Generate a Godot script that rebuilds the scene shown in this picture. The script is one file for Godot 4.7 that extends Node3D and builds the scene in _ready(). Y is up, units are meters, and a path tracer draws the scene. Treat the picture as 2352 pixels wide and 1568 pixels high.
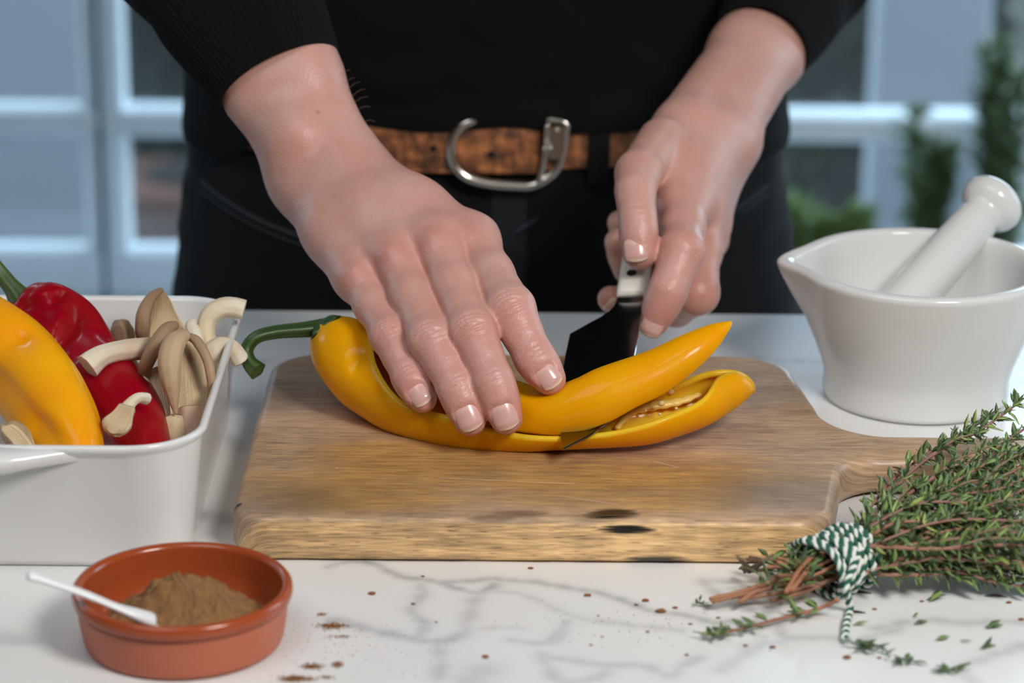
extends Node3D
# A cook in a black sweater slices a yellow pointed pepper on a wooden board, marble worktop, window behind.
# Metres, y up; the worktop's surface is y = 0, the room's floor y = -0.93.

const FLOOR_Y := -0.93
var M := {}
var rng := RandomNumberGenerator.new()


func _ready() -> void:
	rng.seed = 7
	# ---- camera
	var cam := Camera3D.new()
	cam.name = "camera"
	cam.fov = 14.4138
	cam.near = 0.05
	cam.far = 60.0
	cam.position = Vector3(0.0, 0.38275, 1.13732)
	cam.basis = Basis(Vector3.RIGHT, deg_to_rad(-18.6)) * Basis(Vector3.BACK, deg_to_rad(0.45))
	var lens := CameraAttributesPhysical.new()
	lens.frustum_focal_length = 94.9
	lens.frustum_focus_distance = 1.015
	lens.exposure_aperture = 9.0
	lens.frustum_near = 0.05
	lens.frustum_far = 60.0
	cam.attributes = lens
	add_child(cam)
	cam.fov = 14.4138
	cam.current = true
	# ---- sky: a dull blue late-afternoon sky
	var env := Environment.new()
	env.background_mode = Environment.BG_SKY
	var skym := ProceduralSkyMaterial.new()
	skym.sky_top_color = Color(0.52, 0.605, 0.665)
	skym.sky_horizon_color = Color(0.61, 0.685, 0.735)
	skym.ground_bottom_color = Color(0.22, 0.24, 0.25)
	skym.ground_horizon_color = Color(0.40, 0.45, 0.50)
	skym.sky_energy_multiplier = 3.7
	skym.ground_energy_multiplier = 0.6
	skym.sun_angle_max = 0.0
	var sky := Sky.new()
	sky.sky_material = skym
	env.sky = sky
	env.tonemap_mode = Environment.TONE_MAPPER_LINEAR
	env.tonemap_exposure = 0.87
	env.sdfgi_enabled = true
	env.ssao_enabled = true
	env.ssil_enabled = true
	var we := WorldEnvironment.new()
	we.name = "world_environment"
	we.environment = env
	add_child(we)
	# ---- the two studio lamps: a key softbox at the right, a weaker one above behind the camera
	softbox("softbox", "small square studio softbox on a black stand, right of the camera and near the worktop", Vector3(0.40, 0.66, 0.80), Vector3(0.02, 0.03, 0.16), 0.24, 0.76, Color(1.0, 0.985, 0.97))
	softbox("softbox", "large square studio softbox hanging from the ceiling over the worktop's left", Vector3(-0.45, 1.28, 0.80), Vector3(-0.02, 0.03, 0.17), 0.8, 0.38, Color(0.97, 0.985, 1.0), true)
	make_materials()
	build_room()
	build_outside()
	build_counter()
	build_board()
	build_dish()
	build_dish_food()
	build_mortar()
	build_bowl()
	build_pepper()
	build_knife()
	build_person()
	build_thyme()
	build_litter()


# ------------------------------------------------------------------ scene bookkeeping
func numbered(called: String) -> String:
	if not has_node(NodePath(called)):
		return called
	var k := 1
	while has_node(NodePath("%s_%03d" % [called, k])):
		k += 1
	return "%s_%03d" % [called, k]


func tag(o: Node, label: String, category: String, group := "", kind := "") -> void:
	if label:
		o.set_meta("label", label)
	if category:
		o.set_meta("category", category)
	if group:
		o.set_meta("group", group)
	if kind:
		o.set_meta("kind", kind)


func thing(called: String, label: String, category: String, at := Vector3.ZERO, group := "", kind := "") -> Node3D:
	var o := Node3D.new()
	o.name = numbered(called)
	o.position = at
	add_child(o)
	tag(o, label, category, group, kind)
	return o


func obj(called: String, mesh: Mesh, m: Material, parent: Node = null) -> MeshInstance3D:
	var o := MeshInstance3D.new()
	o.mesh = mesh
	o.material_override = m
	o.cast_shadow = GeometryInstance3D.SHADOW_CASTING_SETTING_ON
	if parent == null:
		o.name = numbered(called)
		add_child(o)
	else:
		var nm := called
		var k := 1
		while parent.has_node(NodePath(nm)):
			nm = "%s_%03d" % [called, k]
			k += 1
		o.name = nm
		parent.add_child(o, true)
		if parent is Node3D:
			o.position = -offset_of(parent)
	return o


# meshes are written in world metres; a part is moved back by its parents' places
func offset_of(n: Node) -> Vector3:
	var p := Vector3.ZERO
	while n is Node3D and n != self:
		p += n.position
		n = n.get_parent()
	return p


func struct(called: String, mesh: Mesh, m: Material, label: String, category: String) -> MeshInstance3D:
	var o := obj(called, mesh, m)
	tag(o, label, category, "", "structure")
	return o


# ------------------------------------------------------------------ mesh helpers
func finish(v: PackedVector3Array, idx: PackedInt32Array, col := PackedColorArray(), uv := PackedVector2Array()) -> ArrayMesh:
	var c := Vector3.ZERO
	for p in v:
		c += p
	c /= maxf(1.0, v.size())
	var vol := 0.0
	for t in range(0, idx.size(), 3):
		vol += (v[idx[t]] - c).dot((v[idx[t + 1]] - c).cross(v[idx[t + 2]] - c))
	if vol > 0.0:
		for t in range(0, idx.size(), 3):
			var s := idx[t + 1]
			idx[t + 1] = idx[t + 2]
			idx[t + 2] = s
	var nr := PackedVector3Array()
	nr.resize(v.size())
	for t in range(0, idx.size(), 3):
		var a := idx[t]
		var b := idx[t + 1]
		var d := idx[t + 2]
		var n := (v[d] - v[a]).cross(v[b] - v[a])
		nr[a] += n
		nr[b] += n
		nr[d] += n
	for i in nr.size():
		nr[i] = nr[i].normalized() if nr[i].length_squared() > 0.0 else Vector3.UP
	return pack(v, nr, idx, col, uv)


func pack(v: PackedVector3Array, nr: PackedVector3Array, idx: PackedInt32Array, col := PackedColorArray(), uv := PackedVector2Array(), into: ArrayMesh = null) -> ArrayMesh:
	var arr := []
	arr.resize(Mesh.ARRAY_MAX)
	arr[Mesh.ARRAY_VERTEX] = v
	arr[Mesh.ARRAY_NORMAL] = nr
	arr[Mesh.ARRAY_INDEX] = idx
	if col.size() == v.size():
		arr[Mesh.ARRAY_COLOR] = col
	if uv.size() == v.size():
		arr[Mesh.ARRAY_TEX_UV] = uv
	var am := into if into else ArrayMesh.new()
	am.add_surface_from_arrays(Mesh.PRIMITIVE_TRIANGLES, arr)
	return am


func flat(v: PackedVector3Array, idx: PackedInt32Array) -> ArrayMesh:
	var c := Vector3.ZERO
	for p in v:
		c += p
	c /= maxf(1.0, v.size())
	var vol := 0.0
	for t in range(0, idx.size(), 3):
		vol += (v[idx[t]] - c).dot((v[idx[t + 1]] - c).cross(v[idx[t + 2]] - c))
	var w := PackedVector3Array()
	var nr := PackedVector3Array()
	var ix := PackedInt32Array()
	for t in range(0, idx.size(), 3):
		var a := v[idx[t]]
		var b := v[idx[t + 1]]
		var d := v[idx[t + 2]]
		if vol > 0.0:
			var s := b
			b = d
			d = s
		var n := (d - a).cross(b - a).normalized()
		for p in [a, b, d]:
			ix.append(w.size())
			w.append(p)
			nr.append(n)
	return pack(w, nr, ix)


# one triangle, turned so that its front faces `out`
func tri_out(idx: PackedInt32Array, v: PackedVector3Array, a: int, b: int, c: int, out: Vector3) -> void:
	if (v[c] - v[a]).cross(v[b] - v[a]).dot(out) >= 0.0:
		idx.append_array([a, b, c])
	else:
		idx.append_array([a, c, b])


# a box with chamfered edges
func box(lo: Vector3, hi: Vector3, ch := 0.002) -> ArrayMesh:
	var c := (lo + hi) * 0.5
	var h := (hi - lo) * 0.5
	ch = minf(ch, minf(h.x, minf(h.y, h.z)) * 0.9)
	var v := PackedVector3Array()
	var id := {}
	for sx in [-1, 1]:
		for sy in [-1, 1]:
			for sz in [-1, 1]:
				for ax in 3:
					var e := h - Vector3(ch, ch, ch)
					e[ax] = h[ax]
					id[[sx, sy, sz, ax]] = v.size()
					v.append(c + e * Vector3(sx, sy, sz))
	var idx := PackedInt32Array()
	var quad := func(a: int, b: int, d: int, e: int) -> void:
		var n := (v[b] - v[a]).cross(v[d] - v[a])
		if n.dot((v[a] + v[b] + v[d] + v[e]) * 0.25 - c) < 0.0:
			idx.append_array([a, d, b, a, e, d])
		else:
			idx.append_array([a, b, d, a, d, e])
	for ax in 3:
		var b1 := (ax + 1) % 3
		var b2 := (ax + 2) % 3
		for s in [-1, 1]:
			var k := []
			for q in [[-1, -1], [1, -1], [1, 1], [-1, 1]]:
				var sg := [0, 0, 0]
				sg[ax] = s
				sg[b1] = q[0]
				sg[b2] = q[1]
				k.append(id[[sg[0], sg[1], sg[2], ax]])
			quad.call(k[0], k[1], k[2], k[3])
	for ax in 3:
		var b1 := (ax + 1) % 3
		var b2 := (ax + 2) % 3
		for s1 in [-1, 1]:
			for s2 in [-1, 1]:
				var k := []
				for q in [[-1, b1], [1, b1], [1, b2], [-1, b2]]:
					var sg := [0, 0, 0]
					sg[ax] = q[0]
					sg[b1] = s1
					sg[b2] = s2
					k.append(id[[sg[0], sg[1], sg[2], q[1]]])
				quad.call(k[0], k[1], k[2], k[3])
	for sx in [-1, 1]:
		for sy in [-1, 1]:
			for sz in [-1, 1]:
				var a: int = id[[sx, sy, sz, 0]]
				var b: int = id[[sx, sy, sz, 1]]
				var d: int = id[[sx, sy, sz, 2]]
				var n := (v[b] - v[a]).cross(v[d] - v[a])
				if n.dot(v[a] - c) < 0.0:
					idx.append_array([a, d, b])
				else:
					idx.append_array([a, b, d])
	return flat(v, idx)


# joins rings of equal size into one surface; ring closed or a strip; ends capped with fans
func loft(rings: Array, closed := true, cap0 := true, cap1 := true, cols := []) -> ArrayMesh:
	var v := PackedVector3Array()
	var col := PackedColorArray()
	var idx := PackedInt32Array()
	var n: int = rings[0].size()
	for r in rings.size():
		v.append_array(rings[r])
		if cols.size():
			col.append_array(cols[r])
	var m := n if closed else n - 1
	for r in rings.size() - 1:
		for i in m:
			var a := r * n + i
			var b := r * n + (i + 1) % n
			idx.append_array([a, b, b + n, a, b + n, a + n])
	for e in 2:
		if not (cap0 if e == 0 else cap1):
			continue
		var r0 := 0 if e == 0 else rings.size() - 1
		var c := Vector3.ZERO
		for p in rings[r0]:
			c += p
		var ci := v.size()
		v.append(c / n)
		if cols.size():
			col.append(cols[r0][0])
		for i in n:
			var a := r0 * n + i
			var b := r0 * n + (i + 1) % n
			if e == 0:
				idx.append_array([ci, b, a])
			else:
				idx.append_array([ci, a, b])
	return finish(v, idx, col)


func spline(pts: Array, per: int) -> Array:
	var out := []
	for i in pts.size() - 1:
		var p0 = pts[maxi(i - 1, 0)]
		var p1 = pts[i]
		var p2 = pts[i + 1]
		var p3 = pts[mini(i + 2, pts.size() - 1)]
		for k in per:
			var t := float(k) / per
			out.append(0.5 * ((2.0 * p1) + (p2 - p0) * t + (2.0 * p0 - 5.0 * p1 + 4.0 * p2 - p3) * t * t + (3.0 * p1 - p0 - 3.0 * p2 + p3) * t * t * t))
	out.append(pts[pts.size() - 1])
	return out


# frames that do not twist along a path
func frames(path: Array, up := Vector3.UP) -> Array:
	var out := []
	var n := up
	for i in path.size():
		var t: Vector3 = (path[mini(i + 1, path.size() - 1)] - path[maxi(i - 1, 0)]).normalized()
		n = (n - t * n.dot(t))
		if n.length() < 0.01:
			n = t.cross(Vector3.RIGHT)
		n = n.normalized()
		out.append([t, n, t.cross(n)])
	return out


func tube_rings(path: Array, radii: Array, sides := 10, squash := 1.0, up := Vector3.UP) -> Array:
	var fr := frames(path, up)
	var rings := []
	for i in path.size():
		var ring := PackedVector3Array()
		var r: float = radii[i] if radii.size() > 1 else radii[0]
		for k in sides:
			var a := TAU * k / sides
			ring.append(path[i] + (fr[i][1] * cos(a) * squash + fr[i][2] * sin(a)) * r)
		rings.append(ring)
	return rings


func tube(path: Array, radii: Array, sides := 10, squash := 1.0, up := Vector3.UP) -> ArrayMesh:
	return loft(tube_rings(path, radii, sides, squash, up))


# profile: Vector2(radius, height), closed solid when it begins and ends at radius 0
func lathe(profile: Array, at: Vector3, segs := 64, basis := Basis.IDENTITY) -> ArrayMesh:
	var rings := []
	for p in profile:
		var ring := PackedVector3Array()
		for k in segs:
			var a := TAU * k / segs
			ring.append(at + basis * Vector3(cos(a) * p.x, p.y, sin(a) * p.x))
		rings.append(ring)
	return loft(rings, true, true, true)


func ball(at: Vector3, r: Vector3, segs := 12, rings_n := 8, lump := 0.0, sd := 1) -> ArrayMesh:
	var rings := []
	var rg := RandomNumberGenerator.new()
	rg.seed = sd
	for j in range(1, rings_n):
		var th := PI * j / rings_n
		var ring := PackedVector3Array()
		for k in segs:
			var a := TAU * k / segs
			var q := 1.0 + lump * rg.randf_range(-1, 1)
			ring.append(at + Vector3(cos(a) * sin(th) * r.x, cos(th) * r.y, sin(a) * sin(th) * r.z) * q)
		rings.append(ring)
	return loft(rings)


# joins several single-surface meshes into one
func joined(list: Array) -> ArrayMesh:
	var v := PackedVector3Array()
	var nr := PackedVector3Array()
	var col := PackedColorArray()
	var idx := PackedInt32Array()
	for m in list:
		var a: Array = m.surface_get_arrays(0)
		var base := v.size()
		v.append_array(a[Mesh.ARRAY_VERTEX])
		nr.append_array(a[Mesh.ARRAY_NORMAL])
		if a[Mesh.ARRAY_COLOR] != null:
			col.append_array(a[Mesh.ARRAY_COLOR])
		for i in a[Mesh.ARRAY_INDEX]:
			idx.append(base + i)
	return pack(v, nr, idx, col)


func lin(r: int, g: int, b: int) -> Color:
	return Color8(r, g, b).srgb_to_linear()


func smin(a: float, b: float, k: float) -> float:
	var h := maxf(k - absf(a - b), 0.0) / k
	return minf(a, b) - h * h * k * 0.25


# ------------------------------------------------------------------ studio lamps
func softbox(called: String, label: String, at: Vector3, aim: Vector3, size: float, energy: float, tint: Color, hung := false) -> void:
	var t := thing(called, label, "studio lamp", Vector3(at.x, 1.62 if hung else FLOOR_Y, at.z))
	var b := Basis.looking_at(aim - at)
	var glow := StandardMaterial3D.new()
	glow.albedo_color = Color(0.9, 0.9, 0.9)
	glow.emission_enabled = true
	glow.emission = tint
	glow.emission_energy_multiplier = 1.5
	var black := mat(Color(0.03, 0.03, 0.03), 0.6)
	var h := size * 0.5
	var face := PackedVector3Array()
	var back := PackedVector3Array()
	for q in [[-1, -1], [1, -1], [1, 1], [-1, 1]]:
		face.append(at + b * Vector3(q[0] * h, q[1] * h, 0.0))
		back.append(at + b * Vector3(q[0] * 0.1, q[1] * 0.1, 0.3))
	var panel := PackedVector3Array()
	for k in 4:
		panel.append(face[k] + b * Vector3(0, 0, 0.01))
	obj("lamp_diffuser", loft([face, panel]), glow, t)
	obj("lamp_housing", loft([panel, back]), black, t)
	if hung:
		var hook := at + b * Vector3(0, 0, 0.29)
		obj("hanger", tube([hook, Vector3(hook.x, 1.62, hook.z)], [0.012], 10), black, t)
	else:
		obj("stand", tube([at + b * Vector3(0, 0, 0.25), at + b * Vector3(0, -0.02, 0.36), Vector3(at.x, at.y - 0.3, at.z) + b * Vector3(0, 0, 0.36), Vector3(at.x, FLOOR_Y, at.z) + b * Vector3(0, 0, 0.36) * Vector3(1, 0, 1)], [0.016], 10), black, t)
	for k in (0 if hung else 3):
		var foot := Vector3(at.x, FLOOR_Y, at.z) + b * Vector3(0, 0, 0.36) * Vector3(1, 0, 1)
		var d := Vector3(cos(TAU * k / 3.0), 0, sin(TAU * k / 3.0))
		obj("leg", tube([foot + Vector3(0, 0.35, 0), foot + d * 0.35 + Vector3(0, 0.012, 0)], [0.011], 8), black, t)
	var l := AreaLight3D.new()
	l.name = called + "_glow"
	l.area_size = Vector2(size, size)
	l.area_normalize_energy = true
	l.light_energy = energy
	l.light_color = tint
	l.shadow_enabled = true
	l.area_range = 12.0
	l.transform = Transform3D(b, at + b * Vector3(0, 0, -0.012) - t.position)
	t.add_child(l)


# ------------------------------------------------------------------ materials
func mat(c: Color, rough: float, metal := 0.0) -> StandardMaterial3D:
	var m := StandardMaterial3D.new()
	m.albedo_color = c
	m.roughness = rough
	m.metallic = metal
	return m


func vmat(rough: float) -> StandardMaterial3D:
	var m := mat(Color.WHITE, rough)
	m.vertex_color_use_as_albedo = true
	return m


func noise_tex(freq: float, sd: int, size := 512, normal := false, strength := 4.0, type := FastNoiseLite.TYPE_SIMPLEX_SMOOTH, octaves := 4) -> NoiseTexture2D:
	var n := FastNoiseLite.new()
	n.seed = sd
	n.noise_type = type
	n.frequency = freq
	n.fractal_octaves = octaves
	var t := NoiseTexture2D.new()
	t.width = size
	t.height = size
	t.seamless = true
	t.noise = n
	t.as_normal_map = normal
	t.bump_strength = strength
	return t


# relief from a noise, laid on by the thing's own axes
func relief(m: StandardMaterial3D, t: Texture2D, per_metre: float, depth_cm: float) -> void:
	m.heightmap_enabled = true
	m.heightmap_texture = t
	m.heightmap_scale = depth_cm
	m.uv1_triplanar = true
	m.uv1_scale = Vector3.ONE * per_metre


func image_tex(w: int, h: int, bytes: PackedByteArray) -> ImageTexture:
	return ImageTexture.create_from_image(Image.create_from_data(w, h, false, Image.FORMAT_RGB8, bytes))


func noise_bytes(w: int, h: int, freq: float, sd: int, octaves := 4, sx := 1, sy := 1, type := FastNoiseLite.TYPE_SIMPLEX_SMOOTH) -> PackedByteArray:
	var n := FastNoiseLite.new()
	n.seed = sd
	n.frequency = freq
	n.noise_type = type
	n.fractal_octaves = octaves
	var im := n.get_image(w / sx, h / sy, false, false, true)
	im.convert(Image.FORMAT_L8)
	if sx > 1 or sy > 1:
		im.resize(w, h, Image.INTERPOLATE_CUBIC)
	return im.get_data()


func knit_tex() -> ImageTexture:
	# fine rows of knitted stitches, as heights
	var w := 256
	var b := PackedByteArray()
	b.resize(w * w * 3)
	for y in w:
		for x in w:
			var u := fmod(x / 16.0, 1.0)
			var s := absf(u - 0.5) * 2.0
			var vv := fmod(y / 16.0 + s * 0.7, 1.0)
			var h := (0.35 + 0.65 * sin(PI * vv)) * (0.4 + 0.6 * sin(PI * minf(1.0, s * 0.9 + 0.1)))
			var q := int(255.0 * clampf(h, 0, 1))
			var i := (y * w + x) * 3
			b[i] = q
			b[i + 1] = q
			b[i + 2] = q
	return image_tex(w, w, b)


func twill_tex() -> ImageTexture:
	var w := 256
	var b := PackedByteArray()
	b.resize(w * w * 3)
	for y in w:
		for x in w:
			var h := 0.5 + 0.35 * sin(TAU * (x + y) / 16.0) + 0.15 * sin(TAU * y / 8.0)
			var q := int(255.0 * clampf(h, 0, 1))
			var i := (y * w + x) * 3
			b[i] = q
			b[i + 1] = q
			b[i + 2] = q
	return image_tex(w, w, b)


# worktop: x -0.80..0.80, z -0.045..0.62, 2 px per mm
func marble_tex() -> ImageTexture:
	var w := 1600
	var h := 666
	var veins := PackedFloat32Array()
	veins.resize(w * h)
	var wob := FastNoiseLite.new()
	wob.seed = 5
	wob.frequency = 0.02
	wob.fractal_octaves = 4
	var strokes := [
		# strong veins seen in front of the board: points, half width (px), strength
		[[Vector2(-0.0669, 0.2524), Vector2(-0.0517, 0.2481), Vector2(-0.0403, 0.2596), Vector2(-0.0263, 0.2650), Vector2(-0.0200, 0.2706), Vector2(-0.0123, 0.2749), Vector2(-0.0063, 0.2684)], 1.6, 0.55],
		[[Vector2(-0.0263, 0.2650), Vector2(-0.0064, 0.2635), Vector2(0.0105, 0.2654), Vector2(0.0241, 0.2697), Vector2(0.0361, 0.2777), Vector2(0.0463, 0.2841), Vector2(0.0579, 0.2918), Vector2(0.0694, 0.2980), Vector2(0.0844, 0.2960)], 1.8, 0.6],
		[[Vector2(-0.0323, 0.2670), Vector2(-0.0325, 0.2838), Vector2(-0.0338, 0.2892), Vector2(-0.0309, 0.2999), Vector2(-0.0296, 0.3097)], 2.2, 0.4],
		[[Vector2(-0.0609, 0.2969), Vector2(-0.0501, 0.3045), Vector2(-0.0425, 0.3089), Vector2(-0.0307, 0.3125), Vector2(-0.0219, 0.3137), Vector2(-0.0170, 0.3074)], 2.4, 0.5],
		[[Vector2(-0.0048, 0.2684), Vector2(-0.0123, 0.2797), Vector2(-0.0150, 0.2925), Vector2(-0.0165, 0.3084), Vector2(-0.0233, 0.3171), Vector2(-0.0240, 0.3437)], 2.6, 0.33],
		[[Vector2(-0.0063, 0.2733), Vector2(0.0043, 0.2746), Vector2(0.0133, 0.2847), Vector2(0.0236, 0.2936), Vector2(0.0368, 0.2986), Vector2(0.0572, 0.3053)], 1.8, 0.28],
		[[Vector2(0.0101, 0.3131), Vector2(0.0138, 0.3130), Vector2(0.0190, 0.3025)], 1.6, 0.25],
		[[Vector2(-0.0163, 0.3025), Vector2(-0.0045, 0.3029), Vector2(0.0028, 0.3035)], 1.6, 0.22],
		[[Vector2(-0.0015, 0.3133), Vector2(0.0101, 0.3138), Vector2(0.0176, 0.3025), Vector2(0.0206, 0.2972)], 1.6, 0.3],
		[[Vector2(0.0129, 0.3266), Vector2(0.0229, 0.3281), Vector2(0.0329, 0.3302), Vector2(0.0428, 0.3320), Vector2(0.0525, 0.3374), Vector2(0.0618, 0.3257)], 2.2, 0.33],
		[[Vector2(0.0329, 0.3302), Vector2(0.0312, 0.3378), Vector2(0.0198, 0.3435), Vector2(0.0135, 0.3398), Vector2(0.0115, 0.3233)], 2.2, 0.3],
		[[Vector2(-0.0100, 0.3353), Vector2(-0.0155, 0.3451)], 5.0, 0.25],
		[[Vector2(0.0658, 0.2613), Vector2(0.0726, 0.2744), Vector2(0.0875, 0.2941), Vector2(0.0922, 0.3081), Vector2(0.1068, 0.3085), Vector2(0.1152, 0.3111), Vector2(0.1298, 0.3004)], 2.2, 0.42],
		[[Vector2(0.0668, 0.3355), Vector2(0.0796, 0.3186), Vector2(0.0918, 0.3116)], 3.0, 0.3],
		[[Vector2(0.1224, 0.3006), Vector2(0.1411, 0.2931), Vector2(0.1584, 0.2971), Vector2(0.1758, 0.2925)], 2.2, 0.36],
		[[Vector2(0.1720, 0.3135), Vector2(0.1589, 0.3206), Vector2(0.1487, 0.3308), Vector2(0.1497, 0.3422)], 2.6, 0.33],
		[[Vector2(-0.1166, 0.2035), Vector2(-0.1090, 0.2064), Vector2(-0.1029, 0.2109), Vector2(-0.0885, 0.2186)], 5.5, 0.5],
		[[Vector2(-0.1212, 0.1993), Vector2(-0.1125, 0.2043), Vector2(-0.1042, 0.2058)], 2.0, 0.5],
		[[Vector2(-0.1145, 0.1213), Vector2(-0.1114, 0.1262), Vector2(-0.1087, 0.1359)], 3.0, 0.3],
		[[Vector2(-0.5, 0.02), Vector2(-0.3, 0.0), Vector2(-0.1, 0.03), Vector2(0.1, 0.02), Vector2(0.3, 0.06), Vector2(0.6, 0.02)], 3.0, 0.25],
		[[Vector2(0.25, 0.2), Vector2(0.35, 0.3), Vector2(0.5, 0.35), Vector2(0.75, 0.5)], 4.0, 0.4],
		[[Vector2(-0.78, 0.4), Vector2(-0.5, 0.42), Vector2(-0.3, 0.5), Vector2(-0.1, 0.55), Vector2(0.2, 0.6)], 4.0, 0.4],
		[[Vector2(-0.75, 0.1), Vector2(-0.6, 0.2), Vector2(-0.45, 0.3), Vector2(-0.4, 0.45)], 4.0, 0.4],
	]
	for s in strokes:
		var path := spline(s[0], 24)
		var hw: float = s[1]
		for p in path:
			var wx := wob.get_noise_2d(p.x * 1600.0, p.y * 1600.0) * 0.0035
			var wy := wob.get_noise_2d(p.x * 1600.0 + 500.0, p.y * 1600.0) * 0.0035
			var cx: float = (p.x + wx + 0.8) * 1000.0
			var cy: float = (p.y + wy + 0.045) * 1000.0
			var vary := 0.55 + 0.9 * absf(wob.get_noise_2d(p.x * 3000.0, p.y * 3000.0 + 90.0))
			var rr := hw * (0.7 + vary * 0.6)
			for yy in range(int(cy - rr * 3.0), int(cy + rr * 3.0) + 1):
				for xx in range(int(cx - rr * 3.0), int(cx + rr * 3.0) + 1):
					if xx < 0 or yy < 0 or xx >= w or yy >= h:
						continue
					var d2 := ((xx - cx) * (xx - cx) + (yy - cy) * (yy - cy)) / (rr * rr)
					var a: float = s[2] * minf(1.2, vary) * (0.7 * exp(-d2 * 1.3) + 0.3 * exp(-d2 * 0.35))
					var k := yy * w + xx
					veins[k] = maxf(veins[k], a)
	var cloud := noise_bytes(w, h, 0.006, 3, 3)
	var b := PackedByteArray()
	b.resize(w * h * 3)
	for k in w * h:
		var g := 0.62 * veins[k]
		var c := (cloud[k] - 128) / 128.0
		b[k * 3] = int(clampf(228.0 + 3.0 * c - 150.0 * g, 0, 255))
		b[k * 3 + 1] = int(clampf(227.5 + 3.0 * c - 147.0 * g, 0, 255))
		b[k * 3 + 2] = int(clampf(225.5 + 2.0 * c - 140.0 * g, 0, 255))
	return image_tex(w, h, b)


# board: u along x (-0.11..0.25), v along z plus the front edge folded down, 4 px per mm
func wood_tex() -> ImageTexture:
	var w := 1440
	var h := 860
	var fine := noise_bytes(w, h, 0.30, 11, 3, 16, 1)
	var mid := noise_bytes(w, h, 0.09, 12, 4, 16, 1)
	var broad := noise_bytes(w, h, 0.010, 13, 3, 6, 1)
	var blot := noise_bytes(w, h, 0.012, 14, 4)
	var pore := noise_bytes(w, h, 0.38, 15, 2, 12, 1)
	var b := PackedByteArray()
	b.resize(w * h * 3)
	var x0 := -0.11
	var z0 := 0.055
	var warm := [[Vector2(0.0412, 0.2088), 0.075, 0.03], [Vector2(-0.0284, 0.1925), 0.06, 0.03], [Vector2(-0.0591, 0.2239), 0.05, 0.025]]
	var grey := [[Vector2(-0.0839, 0.1057), 0.035, 0.035], [Vector2(-0.0837, 0.2328), 0.03, 0.02], [Vector2(0.1018, 0.1013), 0.035, 0.03], [Vector2(0.0996, 0.2205), 0.035, 0.02]]
	var dark := [[Vector2(0.0372, 0.2427), 0.0085, 0.0042, 0.75], [Vector2(0.0412, 0.2524), 0.009, 0.0018, 0.9], [Vector2(0.0306, 0.2449), 0.006, 0.002, 0.5], [Vector2(0.0527, 0.265), 0.012, 0.0025, 0.7], [Vector2(-0.0985, 0.236), 0.0015, 0.0018, 0.9], [Vector2(0.0027, 0.2435), 0.010, 0.003, 0.3], [Vector2(-0.0066, 0.2477), 0.008, 0.003, 0.25]]
	for y in h:
		var z := z0 + y * 0.00025
		for x in w:
			var k := y * w + x
			var px := x0 + x * 0.00025
			var f := (fine[k] - 128) / 128.0
			var m := (mid[k] - 128) / 128.0
			var br := (broad[k] - 128) / 128.0
			var bl := (blot[k] - 128) / 128.0
			var po := (pore[k] - 128) / 128.0
			var g := 0.16 * f + 0.14 * m + 0.09 * br + 0.06 * bl
			if po < -0.45:
				g -= 0.26 * (-0.45 - po) / 0.3
			var wm := 0.0
			for s in warm:
				var dx: float = (px - s[0].x) / s[1]
				var dz: float = (z - s[0].y) / s[2]
				wm = maxf(wm, clampf(1.15 - dx * dx - dz * dz + 0.5 * br + 0.3 * m, 0.0, 1.0))
			var gy := 0.0
			for s in grey:
				var dx: float = (px - s[0].x) / s[1]
				var dz: float = (z - s[0].y) / s[2]
				gy = maxf(gy, clampf(1.15 - dx * dx - dz * dz + 0.6 * br + 0.4 * m, 0.0, 1.0))
			var edge := clampf((z - 0.2475) / 0.003 + 0.8 * bl, 0.0, 1.0)
			var r := 178.0 - 6.0 * wm - 30.0 * gy + 26.0 * edge
			var gg := 147.0 - 15.0 * wm - 20.0 * gy + 20.0 * edge
			var bb := 116.0 - 36.0 * wm - 8.0 * gy + 2.0 * edge
			var q := 1.0 + g * (1.0 + 0.4 * edge)
			for s in dark:
				var dx: float = (px - s[0].x) / s[1]
				var dz: float = (z - s[0].y) / s[2]
				var dd := dx * dx + dz * dz
				if dd < 2.2:
					q *= 1.0 - s[3] * clampf(1.25 - dd + 0.7 * f + 0.5 * m, 0.0, 1.0)
			b[k * 3] = int(clampf(r * q, 0, 255))
			b[k * 3 + 1] = int(clampf(gg * q, 0, 255))
			b[k * 3 + 2] = int(clampf(bb * q, 0, 255))
	# a long pale knife scratch and a few short ones
	var scr := [[Vector2(-0.0263, 0.2093), Vector2(0.0234, 0.2144), 0.35], [Vector2(-0.0654, 0.2000), Vector2(-0.0646, 0.2009), 0.4], [Vector2(0.0533, 0.1907), Vector2(0.0628, 0.1972), 0.15], [Vector2(0.0185, 0.2265), Vector2(0.0387, 0.2344), 0.12]]
	for s in scr:
		for i in 900:
			var p: Vector2 = s[0].lerp(s[1], i / 900.0)
			var xx := int((p.x - x0) / 0.00025)
			var yy := int((p.y - z0) / 0.00025)
			var k := (yy * w + xx) * 3
			for c in 3:
				b[k + c] = int(lerpf(b[k + c], 225.0, s[2]))
	return image_tex(w, h, b)


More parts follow.
